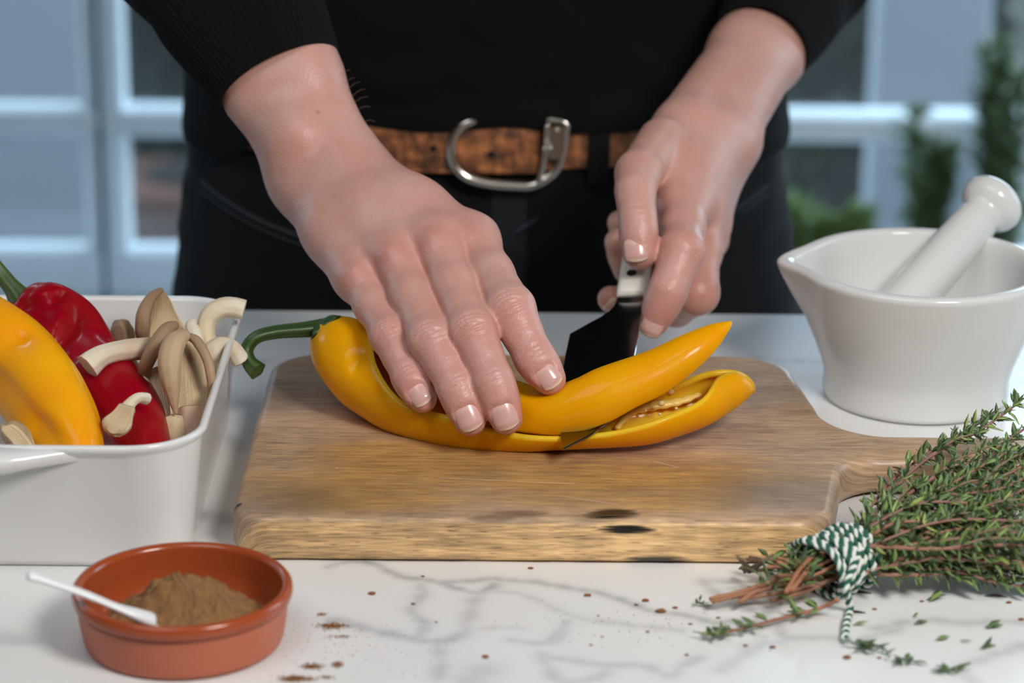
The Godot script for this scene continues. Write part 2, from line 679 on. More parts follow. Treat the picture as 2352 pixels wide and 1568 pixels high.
func leather_tex() -> ImageTexture:
	var w := 512
	var h := 128
	var n1 := noise_bytes(w, h, 0.02, 31, 4)
	var n2 := noise_bytes(w, h, 0.08, 32, 3, 1, 6)
	var b := PackedByteArray()
	b.resize(w * h * 3)
	for k in w * h:
		var e := clampf(absf((k / w) / float(h) - 0.5) * 2.0, 0.0, 1.0)
		var q := 0.85 + 0.35 * (n1[k] - 128) / 128.0 + 0.3 * (n2[k] - 128) / 128.0
		var worn := clampf((e - 0.75) * 3.0 + 0.8 * (n1[k] - 128) / 128.0, 0.0, 1.0)
		b[k * 3] = int(clampf((150.0 + 50.0 * worn) * q, 0, 255))
		b[k * 3 + 1] = int(clampf((92.0 + 36.0 * worn) * q, 0, 255))
		b[k * 3 + 2] = int(clampf((54.0 + 22.0 * worn) * q, 0, 255))
	return image_tex(w, h, b)


func make_materials() -> void:
	var fine := noise_tex(0.05, 1, 512)
	var cells := noise_tex(0.045, 2, 512, false, 4.0, FastNoiseLite.TYPE_CELLULAR, 2)
	M.marble = mat(Color.WHITE, 0.27)
	M.marble.albedo_texture = marble_tex()
	M.wood = mat(Color.WHITE, 0.37)
	M.wood.albedo_texture = wood_tex()
	M.wood.heightmap_enabled = true
	M.wood.heightmap_scale = 0.02
	M.wood.heightmap_texture = M.wood.albedo_texture
	M.skin = vmat(0.42)
	M.skin.subsurf_scatter_enabled = true
	M.skin.subsurf_scatter_strength = 0.015
	relief(M.skin, cells, 34.0, 0.016)
	M.nail = vmat(0.22)
	M.pepper = vmat(0.42)
	M.pepper.metallic_specular = 0.2
	M.pepper.clearcoat_enabled = true
	M.pepper.clearcoat = 0.2
	M.pepper.clearcoat_roughness = 0.10
	M.pepper.subsurf_scatter_enabled = true
	M.pepper.subsurf_scatter_strength = 0.5
	M.seed = mat(Color(0.93, 0.82, 0.58), 0.45)
	M.stem = vmat(0.4)
	M.mushroom = vmat(0.6)
	M.mushroom.subsurf_scatter_enabled = true
	M.mushroom.subsurf_scatter_strength = 0.08
	relief(M.mushroom, fine, 12.0, 0.02)
	M.ceramic = mat(Color(0.88, 0.875, 0.865), 0.16)
	M.porcelain = mat(Color(0.86, 0.86, 0.85), 0.14)
	M.terracotta = mat(Color(0.62, 0.28, 0.14), 0.2)
	M.terracotta_raw = mat(Color(0.72, 0.39, 0.27), 0.42)
	relief(M.terracotta_raw, noise_tex(0.02, 6, 256), 8.0, 0.01)
	M.spice = vmat(0.95)
	M.spoon = mat(Color(0.90, 0.90, 0.90), 0.25)
	M.steel = mat(Color(0.62, 0.62, 0.62), 0.2, 1.0)
	M.blade = mat(Color(0.55, 0.55, 0.56), 0.16, 1.0)
	M.handle = mat(Color(0.86, 0.84, 0.80), 0.3)
	M.rivet = mat(Color(0.16, 0.15, 0.14), 0.35, 0.6)
	M.knit = mat(Color(0.020, 0.022, 0.028), 0.95)
	M.knit.metallic_specular = 0.34
	relief(M.knit, knit_tex(), 34.0, 0.05)
	M.knit.rim_enabled = true
	M.knit.rim = 0.08
	M.denim = mat(Color(0.026, 0.029, 0.036), 0.9)
	M.denim.metallic_specular = 0.38
	relief(M.denim, twill_tex(), 50.0, 0.02)
	M.denim.rim_enabled = true
	M.denim.rim = 0.1
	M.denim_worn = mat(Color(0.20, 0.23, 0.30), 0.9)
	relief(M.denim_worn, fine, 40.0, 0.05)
	M.leather = mat(Color.WHITE, 0.5)
	M.leather.albedo_texture = leather_tex()
	M.hole = mat(Color(0.05, 0.03, 0.02), 0.9)
	M.buckle = mat(Color(0.80, 0.78, 0.74), 0.22, 1.0)
	M.leaf = []
	for c in [Color(0.40, 0.49, 0.31), Color(0.48, 0.58, 0.33), Color(0.31, 0.40, 0.27), Color(0.60, 0.68, 0.38)]:
		var m := mat(c, 0.45)
		m.backlight_enabled = true
		m.backlight = Color(0.16, 0.22, 0.06)
		M.leaf.append(m)
	M.sprig = vmat(0.6)
	M.dry = mat(Color(0.30, 0.20, 0.13), 0.8)
	M.crumb = mat(Color(0.52, 0.33, 0.20), 0.85)
	M.twine = vmat(0.85)
	M.paint = mat(Color(0.90, 0.93, 0.95), 0.45)
	M.wall = mat(Color(0.50, 0.50, 0.49), 0.9)
	M.glass = mat(Color(1, 1, 1, 0.04), 0.02)
	M.glass.transparency = BaseMaterial3D.TRANSPARENCY_ALPHA
	M.stem_plain = mat(Color(0.22, 0.28, 0.14), 0.6)
	M.leaf_dark = mat(Color(0.10, 0.14, 0.09), 0.6)
	M.denim_fly = mat(Color(0.085, 0.095, 0.125), 0.85)
	relief(M.denim_fly, fine, 60.0, 0.04)


# ------------------------------------------------------------------ the room and what lies outside
func build_room() -> void:
	var back := -1.36
	struct("floor", box(Vector3(-2.2, FLOOR_Y - 0.1, -1.55), Vector3(2.2, FLOOR_Y, 3.0), 0.001), mat(Color(0.36, 0.36, 0.36), 0.6), "grey floor of the kitchen", "floor")
	struct("ceiling", box(Vector3(-2.2, 1.62, -1.55), Vector3(2.2, 1.74, 3.0), 0.001), M.wall, "pale grey ceiling of the kitchen", "ceiling")
	for s in [-1, 1]:
		# the side walls have a daylight window each, near the back and outside the picture
		var x0 := minf(2.0 * s, 2.2 * s)
		var x1 := maxf(2.0 * s, 2.2 * s)
		var zf2 := -0.70 if s < 0 else -0.35
		var zm := (zf2 - 1.25) * 0.5
		var ws := [
			box(Vector3(x0, FLOOR_Y, -1.55), Vector3(x1, -0.35, 3.0), 0.001), box(Vector3(x0, 1.35, -1.55), Vector3(x1, 1.62, 3.0), 0.001),
			box(Vector3(x0, -0.35, -1.55), Vector3(x1, 1.35, -1.25), 0.001), box(Vector3(x0, -0.35, zf2), Vector3(x1, 1.35, 3.0), 0.001)]
		struct("wall_left" if s < 0 else "wall_right", joined(ws), M.wall, "plain wall on the %s of the kitchen" % ("left" if s < 0 else "right"), "wall")
		var sw := thing("window_2" if s < 0 else "window_3", "daylight window in the %s side wall" % ("left" if s < 0 else "right"), "window", Vector3(2.1 * s, -0.35, zm), "", "structure")
		for q in [[-0.35, -0.31], [1.31, 1.35], [0.48, 0.52]]:
			obj("rail", box(Vector3(2.1 * s - 0.03, q[0], -1.25), Vector3(2.1 * s + 0.03, q[1], zf2), 0.004), M.paint, sw)
		for q in [-1.25, zm - 0.02, zf2 - 0.04]:
			obj("stile", box(Vector3(2.1 * s - 0.029, -0.31, q), Vector3(2.1 * s + 0.029, 1.31, q + 0.04), 0.004), M.paint, sw)
		for q in [[-1.21, zm - 0.02], [zm + 0.02, zf2 - 0.04]]:
			for r in [[-0.31, 0.48], [0.52, 1.31]]:
				obj("pane", box(Vector3(2.1 * s - 0.002, r[0], q[0]), Vector3(2.1 * s + 0.002, r[1], q[1]), 0.0005), M.glass, sw)
	struct("wall_front", box(Vector3(-2.0, FLOOR_Y, 2.85), Vector3(2.0, 1.62, 3.0), 0.001), M.wall, "plain wall behind the camera", "wall")
	var w := [
		box(Vector3(-2.0, FLOOR_Y, back - 0.16), Vector3(2.0, -0.44, back), 0.001),
		box(Vector3(-2.0, 1.15, back - 0.16), Vector3(2.0, 1.62, back), 0.001),
		box(Vector3(-2.0, -0.44, back - 0.16), Vector3(-1.25, 1.15, back), 0.001),
		box(Vector3(1.25, -0.44, back - 0.16), Vector3(2.0, 1.15, back), 0.001),
	]
	struct("wall_back", joined(w), M.wall, "wall below and around the wide window behind the cook", "wall")
	# the window: one wide frame, leaves divided by slim white bars
	var win := thing("window_1", "wide white-framed window divided by slim bars behind the cook", "window", Vector3(0, -0.41, -1.42), "", "structure")
	var zf := -1.385
	var zb := -1.43
	obj("bottom_rail", box(Vector3(-1.25, -0.425, zb), Vector3(1.25, -0.379, zf), 0.005), M.paint, win)
	obj("top_rail", box(Vector3(-1.25, 1.10, zb), Vector3(1.25, 1.15, zf), 0.005), M.paint, win)
	var stiles := [-1.23, -0.3935, 0.78, 1.2]
	for x in stiles:
		obj("stile", box(Vector3(x, -0.379, zb), Vector3(x + 0.018, 1.10, zf), 0.004), M.paint, win)
	obj("stile", box(Vector3(-0.416, -0.379, zb + 0.008), Vector3(-0.398, 1.10, zf - 0.006), 0.004), M.paint, win)
	var bars := [-0.249, 0.2, 0.65]
	for y in bars:
		obj("glazing_bar", box(Vector3(-1.212, y - 0.0125, zb + 0.004), Vector3(1.2, y + 0.0125, zf + 0.002), 0.004), M.paint, win)
	var spans := [[-1.212, -0.416], [-0.3755, 0.78], [0.798, 1.2]]
	var ys := [[-0.379, -0.2615], [-0.2365, 0.1875], [0.2125, 0.6375], [0.6625, 1.10]]
	for sx in spans:
		for sy in ys:
			obj("pane", box(Vector3(sx[0], sy[0], -1.413), Vector3(sx[1], sy[1], -1.409), 0.0005), M.glass, win)
	struct("trim_1", box(Vector3(-1.27, -0.452, -1.40), Vector3(1.27, -0.426, -1.12), 0.006), M.paint, "white window sill board behind the cook", "sill")
	# the bead chain of a blind, hanging before the left leaf
	var chain := thing("blind_chain", "dark bead chain hanging before the pale left window leaf", "chain", Vector3(-0.391, -0.41, -1.352))
	var dark := mat(Color(0.07, 0.08, 0.09), 0.4)
	var top := Vector3(-0.384, 1.1, -1.352)
	var bot := Vector3(-0.3935, -0.4145, -1.352)
	obj("cord", tube([top, bot], [0.0022], 6), mat(Color(0.20, 0.22, 0.24), 0.7), chain)
	var bead := ball(Vector3.ZERO, Vector3(0.0034, 0.0030, 0.0034), 8, 6)
	for k in 62:
		var o := obj("bead", bead, dark, chain)
		o.position += bot.lerp(top, k * 0.0044)
	for q in [0.0, 0.107]:
		var o := obj("chain_stop", ball(bot.lerp(top, q), Vector3(0.0042, 0.0036, 0.004), 8, 6), dark, chain)
	# small potted herbs on the sill at the right, far out of focus
	herb_pot("potted_herb", "tall dark green herb in a pot, second from right on the sill", Vector3(0.382, -0.426, -1.27), 0.225, 5, 0.018)
	herb_pot("potted_herb", "tallest dark green herb in a pot, right end of the sill", Vector3(0.452, -0.426, -1.27), 0.29, 6, 0.02)
	herb_pot("potted_herb", "low bright green herb in a pot beside the cook's hip", Vector3(0.287, -0.426, -1.25), 0.14, 14, 0.035)


func herb_pot(called: String, label: String, at: Vector3, tall: float, stems: int, spread: float) -> void:
	var t := thing(called, label, "plant", at, "herbs on the window sill")
	obj("pot", lathe([Vector2(0, 0), Vector2(0.024, 0), Vector2(0.03, 0.055), Vector2(0.033, 0.055), Vector2(0.033, 0.066), Vector2(0.029, 0.066), Vector2(0.028, 0.055), Vector2(0, 0.055)], at, 28), mat(Color(0.25, 0.24, 0.23), 0.7), t)
	var leaf := leaf_mesh(0.3, 0.0)
	var mm := MultiMesh.new()
	mm.transform_format = MultiMesh.TRANSFORM_3D
	mm.mesh = leaf
	var xs := []
	for s in stems:
		var a := rng.randf() * TAU
		var base := at + Vector3(cos(a), 0, sin(a)) * rng.randf() * 0.012 + Vector3(0, 0.055, 0)
		var tip := at + Vector3(cos(a) * spread, tall * rng.randf_range(0.72, 1.0), sin(a) * spread)
		var path := spline([base, base.lerp(tip, 0.5) + Vector3(0, 0.01, 0), tip], 8)
		obj("stem", tube(path, [0.0014], 6), M.stem_plain, t)
		for k in range(2, path.size()):
			for q in 9:
				var d := Vector3(rng.randf_range(-1, 1), rng.randf_range(-0.2, 0.9), rng.randf_range(-1, 1)).normalized()
				xs.append(Transform3D(leaf_basis(d, rng.randf_range(0.016, 0.026)), path[k] + Vector3(0, rng.randf_range(-0.006, 0.006), 0)))
	mm.instance_count = xs.size()
	for i in xs.size():
		mm.set_instance_transform(i, xs[i])
	var o := MultiMeshInstance3D.new()
	o.name = "foliage"
	o.multimesh = mm
	o.material_override = M.leaf[0] if stems < 10 else M.leaf[1]
	o.set_meta("kind", "stuff")
	t.add_child(o)
	o.position = -at


func leaf_basis(dir: Vector3, len: float) -> Basis:
	var x := dir.normalized()
	var r := Vector3(rng.randf_range(-1, 1), rng.randf_range(-1, 1), rng.randf_range(-1, 1))
	var y := (Vector3.UP * 0.8 + r * 0.6)
	y = (y - x * y.dot(x)).normalized()
	return Basis(x, y, x.cross(y)) * Basis.from_scale(Vector3(len, len, len))


# a lens-shaped leaf along +x, one unit long, its upper face +y, with a folded midrib
func leaf_mesh(width: float, curl: float) -> ArrayMesh:
	var rings := []
	var prof := [[0.0, 0.06], [0.12, 0.22], [0.3, 0.8], [0.5, 1.0], [0.72, 0.72], [0.9, 0.3], [1.0, 0.03]]
	for p in prof:
		var x: float = p[0]
		var hw: float = p[1] * width * 0.5
		var y := -curl * x * x
		rings.append(PackedVector3Array([Vector3(x, y + 0.02, 0), Vector3(x, y + hw * 0.35, hw), Vector3(x, y - 0.035, 0), Vector3(x, y + hw * 0.35, -hw)]))
	return loft(rings)


func build_outside() -> void:
	struct("ground", box(Vector3(-6, -1.1, -9.0), Vector3(6, -0.98, 3.0), 0.001), mat(Color(0.33, 0.33, 0.32), 0.9), "paved ground outside the window", "ground")
	var pale := mat(Color(0.80, 0.83, 0.86), 0.85)
	var w1 := obj("garden_wall", box(Vector3(-3.5, -0.98, -1.95), Vector3(-0.462, 1.0, -1.9), 0.004), pale)
	tag(w1, "pale painted wall outside, seen through the left window leaf", "wall", "", "structure")
	var w2 := obj("garden_pillar", box(Vector3(0.412, -0.98, -1.94), Vector3(0.545, 1.6, -1.9), 0.004), mat(Color(0.66, 0.69, 0.73), 0.85))
	tag(w2, "pale painted pillar outside, right of the cook", "pillar", "", "structure")
	var w3 := obj("house_wall", box(Vector3(-6.0, -0.98, -5.2), Vector3(6.0, 0.25, -5.0), 0.004), mat(Color(0.30, 0.30, 0.27), 0.9))
	tag(w3, "dim grey-brown garden wall far outside the window", "wall", "", "structure")
	var clay := mat(Color(0.36, 0.22, 0.16), 0.8)
	var t := thing("hedge", "dark clipped hedge outside, seen through the window left of the cook", "hedge", Vector3(-0.35, -0.98, -2.9))
	hedge(t, Vector3(-0.9, -0.98, -3.2), Vector3(0.0, 1.1, -2.7), 91)
	var t2 := thing("hedge", "dark clipped hedge outside, seen between the cook's arm and the pale pillar", "hedge", Vector3(0.5, -0.98, -2.9))
	hedge(t2, Vector3(0.12, -0.98, -3.2), Vector3(0.72, 1.1, -2.7), 92)
	var p := thing("planter", "reddish-brown planter outside, low behind the window left of the cook", "planter", Vector3(-0.37, -0.98, -2.5))
	obj("box", box(Vector3(-0.55, -0.98, -2.6), Vector3(-0.2, -0.60, -2.4), 0.01), clay, p)
	obj("soil", ball(Vector3(-0.375, -0.605, -2.5), Vector3(0.15, 0.03, 0.08), 16, 8, 0.1, 4), mat(Color(0.08, 0.06, 0.05), 1.0), p)


func hedge(t: Node3D, lo: Vector3, hi: Vector3, sd: int) -> void:
	var core: Material = M.leaf_dark
	obj("core", box(lo, hi, 0.06), core, t)
	var mm := MultiMesh.new()
	mm.transform_format = MultiMesh.TRANSFORM_3D
	mm.mesh = leaf_mesh(0.5, 0.1)
	var n := 2600
	mm.instance_count = n
	var rg := RandomNumberGenerator.new()
	rg.seed = sd
	for i in n:
		var p := Vector3(rg.randf_range(lo.x, hi.x), rg.randf_range(lo.y + 0.3, hi.y), hi.z + rg.randf_range(-0.02, 0.03))
		var d := Vector3(rg.randf_range(-1, 1), rg.randf_range(-1, 0.6), rg.randf_range(0.0, 1)).normalized()
		mm.set_instance_transform(i, Transform3D(leaf_basis(d, rg.randf_range(0.04, 0.07)), p))
	var o := MultiMeshInstance3D.new()
	o.name = "foliage"
	o.multimesh = mm
	o.material_override = M.leaf_dark
	o.set_meta("kind", "stuff")
	t.add_child(o)
	o.position = -t.position


# ------------------------------------------------------------------ worktop and board
func build_counter() -> void:
	var v := PackedVector3Array()
	var uv := PackedVector2Array()
	var idx := PackedInt32Array()
	# a slab with an eased edge: rings of a rounded rectangle
	var x0 := -0.80
	var x1 := 0.80
	var z0 := -0.045
	var z1 := 0.62
	var prof := [Vector2(0.0035, 0.0), Vector2(0.0015, -0.0006), Vector2(0.0005, -0.0015), Vector2(0.0, -0.0035), Vector2(0.0, -0.0265), Vector2(0.003, -0.03)]
	var n := 4
	for p in prof:
		for q in [[x0, z0, 1, 1], [x1, z0, -1, 1], [x1, z1, -1, -1], [x0, z1, 1, -1]]:
			v.append(Vector3(q[0] + q[2] * p.x, p.y, q[1] + q[3] * p.x))
	for r in prof.size() - 1:
		for i in n:
			var a := r * n + i
			var b := r * n + (i + 1) % n
			idx.append_array([a, b, b + n, a, b + n, a + n])
	idx.append_array([0, 2, 1, 0, 3, 2])
	var e := (prof.size() - 1) * n
	idx.append_array([e, e + 1, e + 2, e, e + 2, e + 3])
	var am := flat(v, idx)
	var arr := am.surface_get_arrays(0)
	for p in arr[Mesh.ARRAY_VERTEX]:
		uv.append(Vector2((p.x + 0.8) / 1.6, (p.z + 0.045) / 0.666))
	var m := pack(arr[Mesh.ARRAY_VERTEX], arr[Mesh.ARRAY_NORMAL], arr[Mesh.ARRAY_INDEX], PackedColorArray(), uv)
	var o := obj("worktop", m, M.marble)
	tag(o, "white marble worktop with grey veins under the board and bowls", "worktop")
	var t := thing("base_cabinet", "plain grey base cabinet carrying the marble worktop", "cabinet", Vector3(0, FLOOR_Y, 0.3))
	var grey := mat(Color(0.30, 0.30, 0.30), 0.6)
	obj("body", box(Vector3(-0.78, FLOOR_Y + 0.1, 0.0), Vector3(0.78, -0.0302, 0.58), 0.002), grey, t)
	obj("plinth", box(Vector3(-0.76, FLOOR_Y, 0.04), Vector3(0.76, FLOOR_Y + 0.1, 0.54), 0.002), grey, t)
	for k in 2:
		var d := obj("door", box(Vector3(-0.775 + k * 0.777, FLOOR_Y + 0.11, 0.58), Vector3(-0.002 + k * 0.777, -0.04, 0.60), 0.002), grey, t)
		var hx := -0.04 if k == 0 else 0.04
		obj("handle", tube([Vector3(hx, -0.12, 0.60), Vector3(hx, -0.12, 0.63), Vector3(hx, -0.28, 0.63), Vector3(hx, -0.28, 0.60)], [0.006], 8), M.steel, d)


func board_outline() -> PackedVector2Array:
	# x, z of the board's outer edge seen from above, running round once
	var p := PackedVector2Array()
	var arc := func(c: Vector2, r: float, a0: float, a1: float, n: int) -> void:
		for k in n + 1:
			var a := deg_to_rad(lerpf(a0, a1, float(k) / n))
			p.append(c + Vector2(cos(a), sin(a)) * r)
	var xl := -0.1
	var xr := 0.1165
	var zb := 0.0655
	var zf := 0.2490
	arc.call(Vector2(xl + 0.024, zb + 0.024), 0.024, 180, 270, 14)
	arc.call(Vector2(xr - 0.026, zb + 0.026), 0.026, 270, 360, 14)
	# the neck: concave curves into the handle, then the rounded handle end
	arc.call(Vector2(xr + 0.030, 0.1560 - 0.0250), 0.0250, 180, 90, 14)
	arc.call(Vector2(xr + 0.16, 0.1560 + 0.0135), 0.0135, 270, 450, 18)
	arc.call(Vector2(xr + 0.024, 0.1830 + 0.018), 0.018, 270, 180, 12)
	arc.call(Vector2(xr - 0.017, zf - 0.017), 0.017, 0, 90, 12)
	arc.call(Vector2(xl + 0.015, zf - 0.015), 0.015, 90, 180, 12)
	return p


func build_board() -> void:
	var raw := board_outline()
	# even spacing so that shading runs smoothly
	var o := PackedVector2Array()
	for i in raw.size():
		var a := raw[i]
		var b := raw[(i + 1) % raw.size()]
		var n := maxi(1, int(ceil(a.distance_to(b) / 0.006)))
		if a.distance_to(b) < 1e-5:
			continue
		for k in n:
			o.append(a.lerp(b, float(k) / n))
	var cnt := o.size()
	var nr := PackedVector2Array()
	for i in cnt:
		var d := (o[(i + 1) % cnt] - o[(i - 1 + cnt) % cnt]).normalized()
		nr.append(Vector2(d.y, -d.x))
	var wob := FastNoiseLite.new()
	wob.seed = 8
	wob.frequency = 18.0
	var top := 0.0172
	var prof := [Vector2(0.0042, top), Vector2(0.0026, top - 0.0003), Vector2(0.0012, top - 0.0011), Vector2(0.0003, top - 0.0026), Vector2(0.0, top - 0.0045), Vector2(0.0, 0.0035), Vector2(0.0009, 0.0013), Vector2(0.0025, 0.0004), Vector2(0.005, 0.0003)]
	var v := PackedVector3Array()
	var uv := PackedVector2Array()
	var idx := PackedInt32Array()
	for r in prof.size():
		for i in cnt:
			var grip := clampf((o[i].x - 0.123) / 0.02, 0.0, 1.0)  # the handle is rounder than the board
			var inset: float = prof[r].x * (1.0 + 1.1 * grip)
			var y: float = prof[r].y
			if r > 0 and r < prof.size() - 1:
				y = lerpf(y, top * 0.5 + (y - top * 0.5) * (1.0 - 0.12 * (1.0 - inset / 0.009)), grip)
			var q := o[i] - nr[i] * inset
			var j := wob.get_noise_2d(o[i].x * 4.0, o[i].y * 4.0 + y * 30.0) * 0.0005
			v.append(Vector3(q.x - nr[i].x * j, y, q.y - nr[i].y * j))
			uv.append(Vector2((q.x + 0.11) / 0.36, (q.y + maxf(0.0, nr[i].y) * (top - y) - 0.055) / 0.215))
	for r in prof.size() - 1:
		for i in cnt:
			var a := r * cnt + i
			var b := r * cnt + (i + 1) % cnt
			var out := Vector3(nr[i].x, 0.0, nr[i].y)
			out.y = 0.6 if r < 4 else (-0.6 if r > 4 else 0.0)
			tri_out(idx, v, a, b, b + cnt, out)
			tri_out(idx, v, a, b + cnt, a + cnt, out)
	for e in 2:
		var r: int = 0 if e == 0 else prof.size() - 1
		var poly := PackedVector2Array()
		for i in cnt:
			poly.append(Vector2(v[r * cnt + i].x, v[r * cnt + i].z) * 1000.0)
		var tri := Geometry2D.triangulate_polygon(poly)
		for t in range(0, tri.size(), 3):
			tri_out(idx, v, r * cnt + tri[t], r * cnt + tri[t + 1], r * cnt + tri[t + 2], Vector3.UP if e == 0 else Vector3.DOWN)
	var arr := finish(v, idx, PackedColorArray(), uv).surface_get_arrays(0)
	var nn: PackedVector3Array = arr[Mesh.ARRAY_NORMAL]
	for i in cnt:
		nn[i] = Vector3.UP
	var m := pack(arr[Mesh.ARRAY_VERTEX], nn, arr[Mesh.ARRAY_INDEX], PackedColorArray(), arr[Mesh.ARRAY_TEX_UV])
	var b := obj("cutting_board", m, M.wood)
	tag(b, "worn mango-wood cutting board with a long handle, on the marble worktop", "cutting board")


# ------------------------------------------------------------------ crockery
func rrect(cx: float, cz: float, hx: float, hz: float, r: float, y: float, n := 10) -> PackedVector3Array:
	var p := PackedVector3Array()
	for q in [[1, 1, 0], [-1, 1, 90], [-1, -1, 180], [1, -1, 270]]:
		for k in n + 1:
			var a := deg_to_rad(q[2] + 90.0 * k / n)
			p.append(Vector3(cx + q[0] * (hx - r) + cos(a) * r, y, cz + q[1] * (hz - r) + sin(a) * r))
	return p


func build_dish() -> void:
	var t := thing("baking_dish", "white rectangular ceramic baking dish full of peppers and mushrooms", "baking dish", Vector3(-0.25, 0, 0.18))
	var cx := -0.2535
	var cz := 0.1750
	var hx := 0.1455
	var hz := 0.0870
	var H := 0.0485
	# outer wall from foot to rim, then down inside; each row: inset, height, corner radius
	var rows := [[0.0120, 0.0, 0.016], [0.0075, 0.0006, 0.018], [0.0064, 0.003, 0.020], [0.0040, H * 0.5, 0.022], [0.0020, H - 0.0045, 0.024], [0.0008, H - 0.0034, 0.026], [0.0, H - 0.0018, 0.027], [0.0003, H - 0.0006, 0.026], [0.0013, H, 0.025], [0.0026, H - 0.0005, 0.024], [0.0034, H - 0.002, 0.023], [0.0054, H * 0.5, 0.021], [0.0085, 0.010, 0.018], [0.0130, 0.0062, 0.016], [0.020, 0.0052, 0.012], [0.06, 0.005, 0.01]]
	var rings := []
	for r in rows:
		rings.append(rrect(cx, cz, hx - r[0], hz - r[0], r[2], r[1], 12))
	obj("body", loft(rings), M.ceramic, t)
	# the grip: a lip of rim standing out over the short front side
	var lip := []
	var x_end := -0.1395
	for k in 41:
		var s := k / 40.0
		var x := lerpf(-0.365, x_end, s)
		var full := smoothstep(0.0, 0.16, s) * smoothstep(1.0, 0.80, s)
		var out := 0.0125 * full
		var zz := cz + hz - 0.0012 - 0.0035 * (1.0 - full)
		lip.append(PackedVector3Array([
			Vector3(x, H - 0.0005 - 0.002 * (1.0 - full), zz - 0.002), Vector3(x, H - 0.0003 - 0.002 * (1.0 - full), zz + out * 0.6), Vector3(x, H - 0.0012 - 0.0016 * (1.0 - full), zz + out * 0.9), Vector3(x, H - 0.0035, zz + out),
			Vector3(x, H - 0.0064, zz + out * 0.95), Vector3(x, H - 0.0040 - 0.0050 * full, zz + out * 0.72), Vector3(x, H - 0.0050 - 0.0056 * full, zz + out * 0.25), Vector3(x, H - 0.0060 - 0.0070 * full, zz - 0.002)]))
	obj("handle", loft(lip), M.ceramic, t)


func build_mortar() -> void:
	var t := thing("mortar", "white porcelain mortar with a pouring lip, behind the board's handle", "mortar", Vector3(0.17, 0, 0.066))
	var c := Vector3(0.17, 0, 0.066)
	var R := 0.0525
	var prof := [[0.0, 0.0025], [0.026, 0.0022], [0.0365, 0.0], [0.0385, 0.0008], [0.0390, 0.003], [0.0388, 0.010], [0.0402, 0.016], [0.0432, 0.024], [0.0466, 0.034], [0.0492, 0.043], [0.0512, 0.0515], [0.0522, 0.0552], [0.0525, 0.0567], [0.0519, 0.0579], [0.0508, 0.0585], [0.0490, 0.0586], [0.0472, 0.0582], [0.0462, 0.0570], [0.0452, 0.052], [0.0428, 0.038], [0.0375, 0.024], [0.028, 0.0145], [0.014, 0.0105], [0.0, 0.0098]]
	var rings := []
	for p in prof:
		var ring := PackedVector3Array()
		for k in 128:
			var a := TAU * k / 128
			var up := smoothstep(0.026, 0.058, p[1])
			var da := absf(angle_difference(a, deg_to_rad(188)))
			var spout := exp(-da * da / (2.0 * 0.17 * 0.17)) * up
			var push: float = 0.0078 * spout * (1.0 if p[0] > 0.0475 else 0.85)
			var r: float = p[0] + push
			ring.append(c + Vector3(cos(a) * r, p[1] - 0.0012 * spout, sin(a) * r))
		rings.append(ring)
	obj("bowl", loft(rings), M.porcelain, t)
	var p0 := Vector3(0.1498, 0.0262, 0.0735)
	var p1 := Vector3(0.2062, 0.0686, 0.0138)
	var ax := (p1 - p0).normalized()
	var L := (p1 - p0).length()
	var by := ax.cross(Vector3.BACK).normalized()
	var bs := Basis(by, ax, by.cross(ax))
	var pr := [Vector2(0, -0.006), Vector2(0.006, -0.0056), Vector2(0.0105, -0.003), Vector2(0.0125, 0.001), Vector2(0.0122, 0.007), Vector2(0.0112, 0.015), Vector2(0.0108, 0.028), Vector2(0.0098, L - 0.018), Vector2(0.0092, L - 0.010), Vector2(0.0096, L - 0.0068), Vector2(0.0112, L - 0.0050), Vector2(0.0130, L - 0.0028), Vector2(0.0138, L), Vector2(0.0136, L + 0.0026), Vector2(0.0120, L + 0.0050), Vector2(0.0085, L + 0.0070), Vector2(0.0040, L + 0.0080), Vector2(0, L + 0.0082)]
	var fine := []
	for q in spline(pr, 3):
		fine.append(Vector2(maxf(0.0, q.x), q.y))
	var o := obj("pestle", lathe(fine, p0, 40, bs), M.porcelain)
	tag(o, "white porcelain pestle with a round knob leaning in the mortar", "pestle")


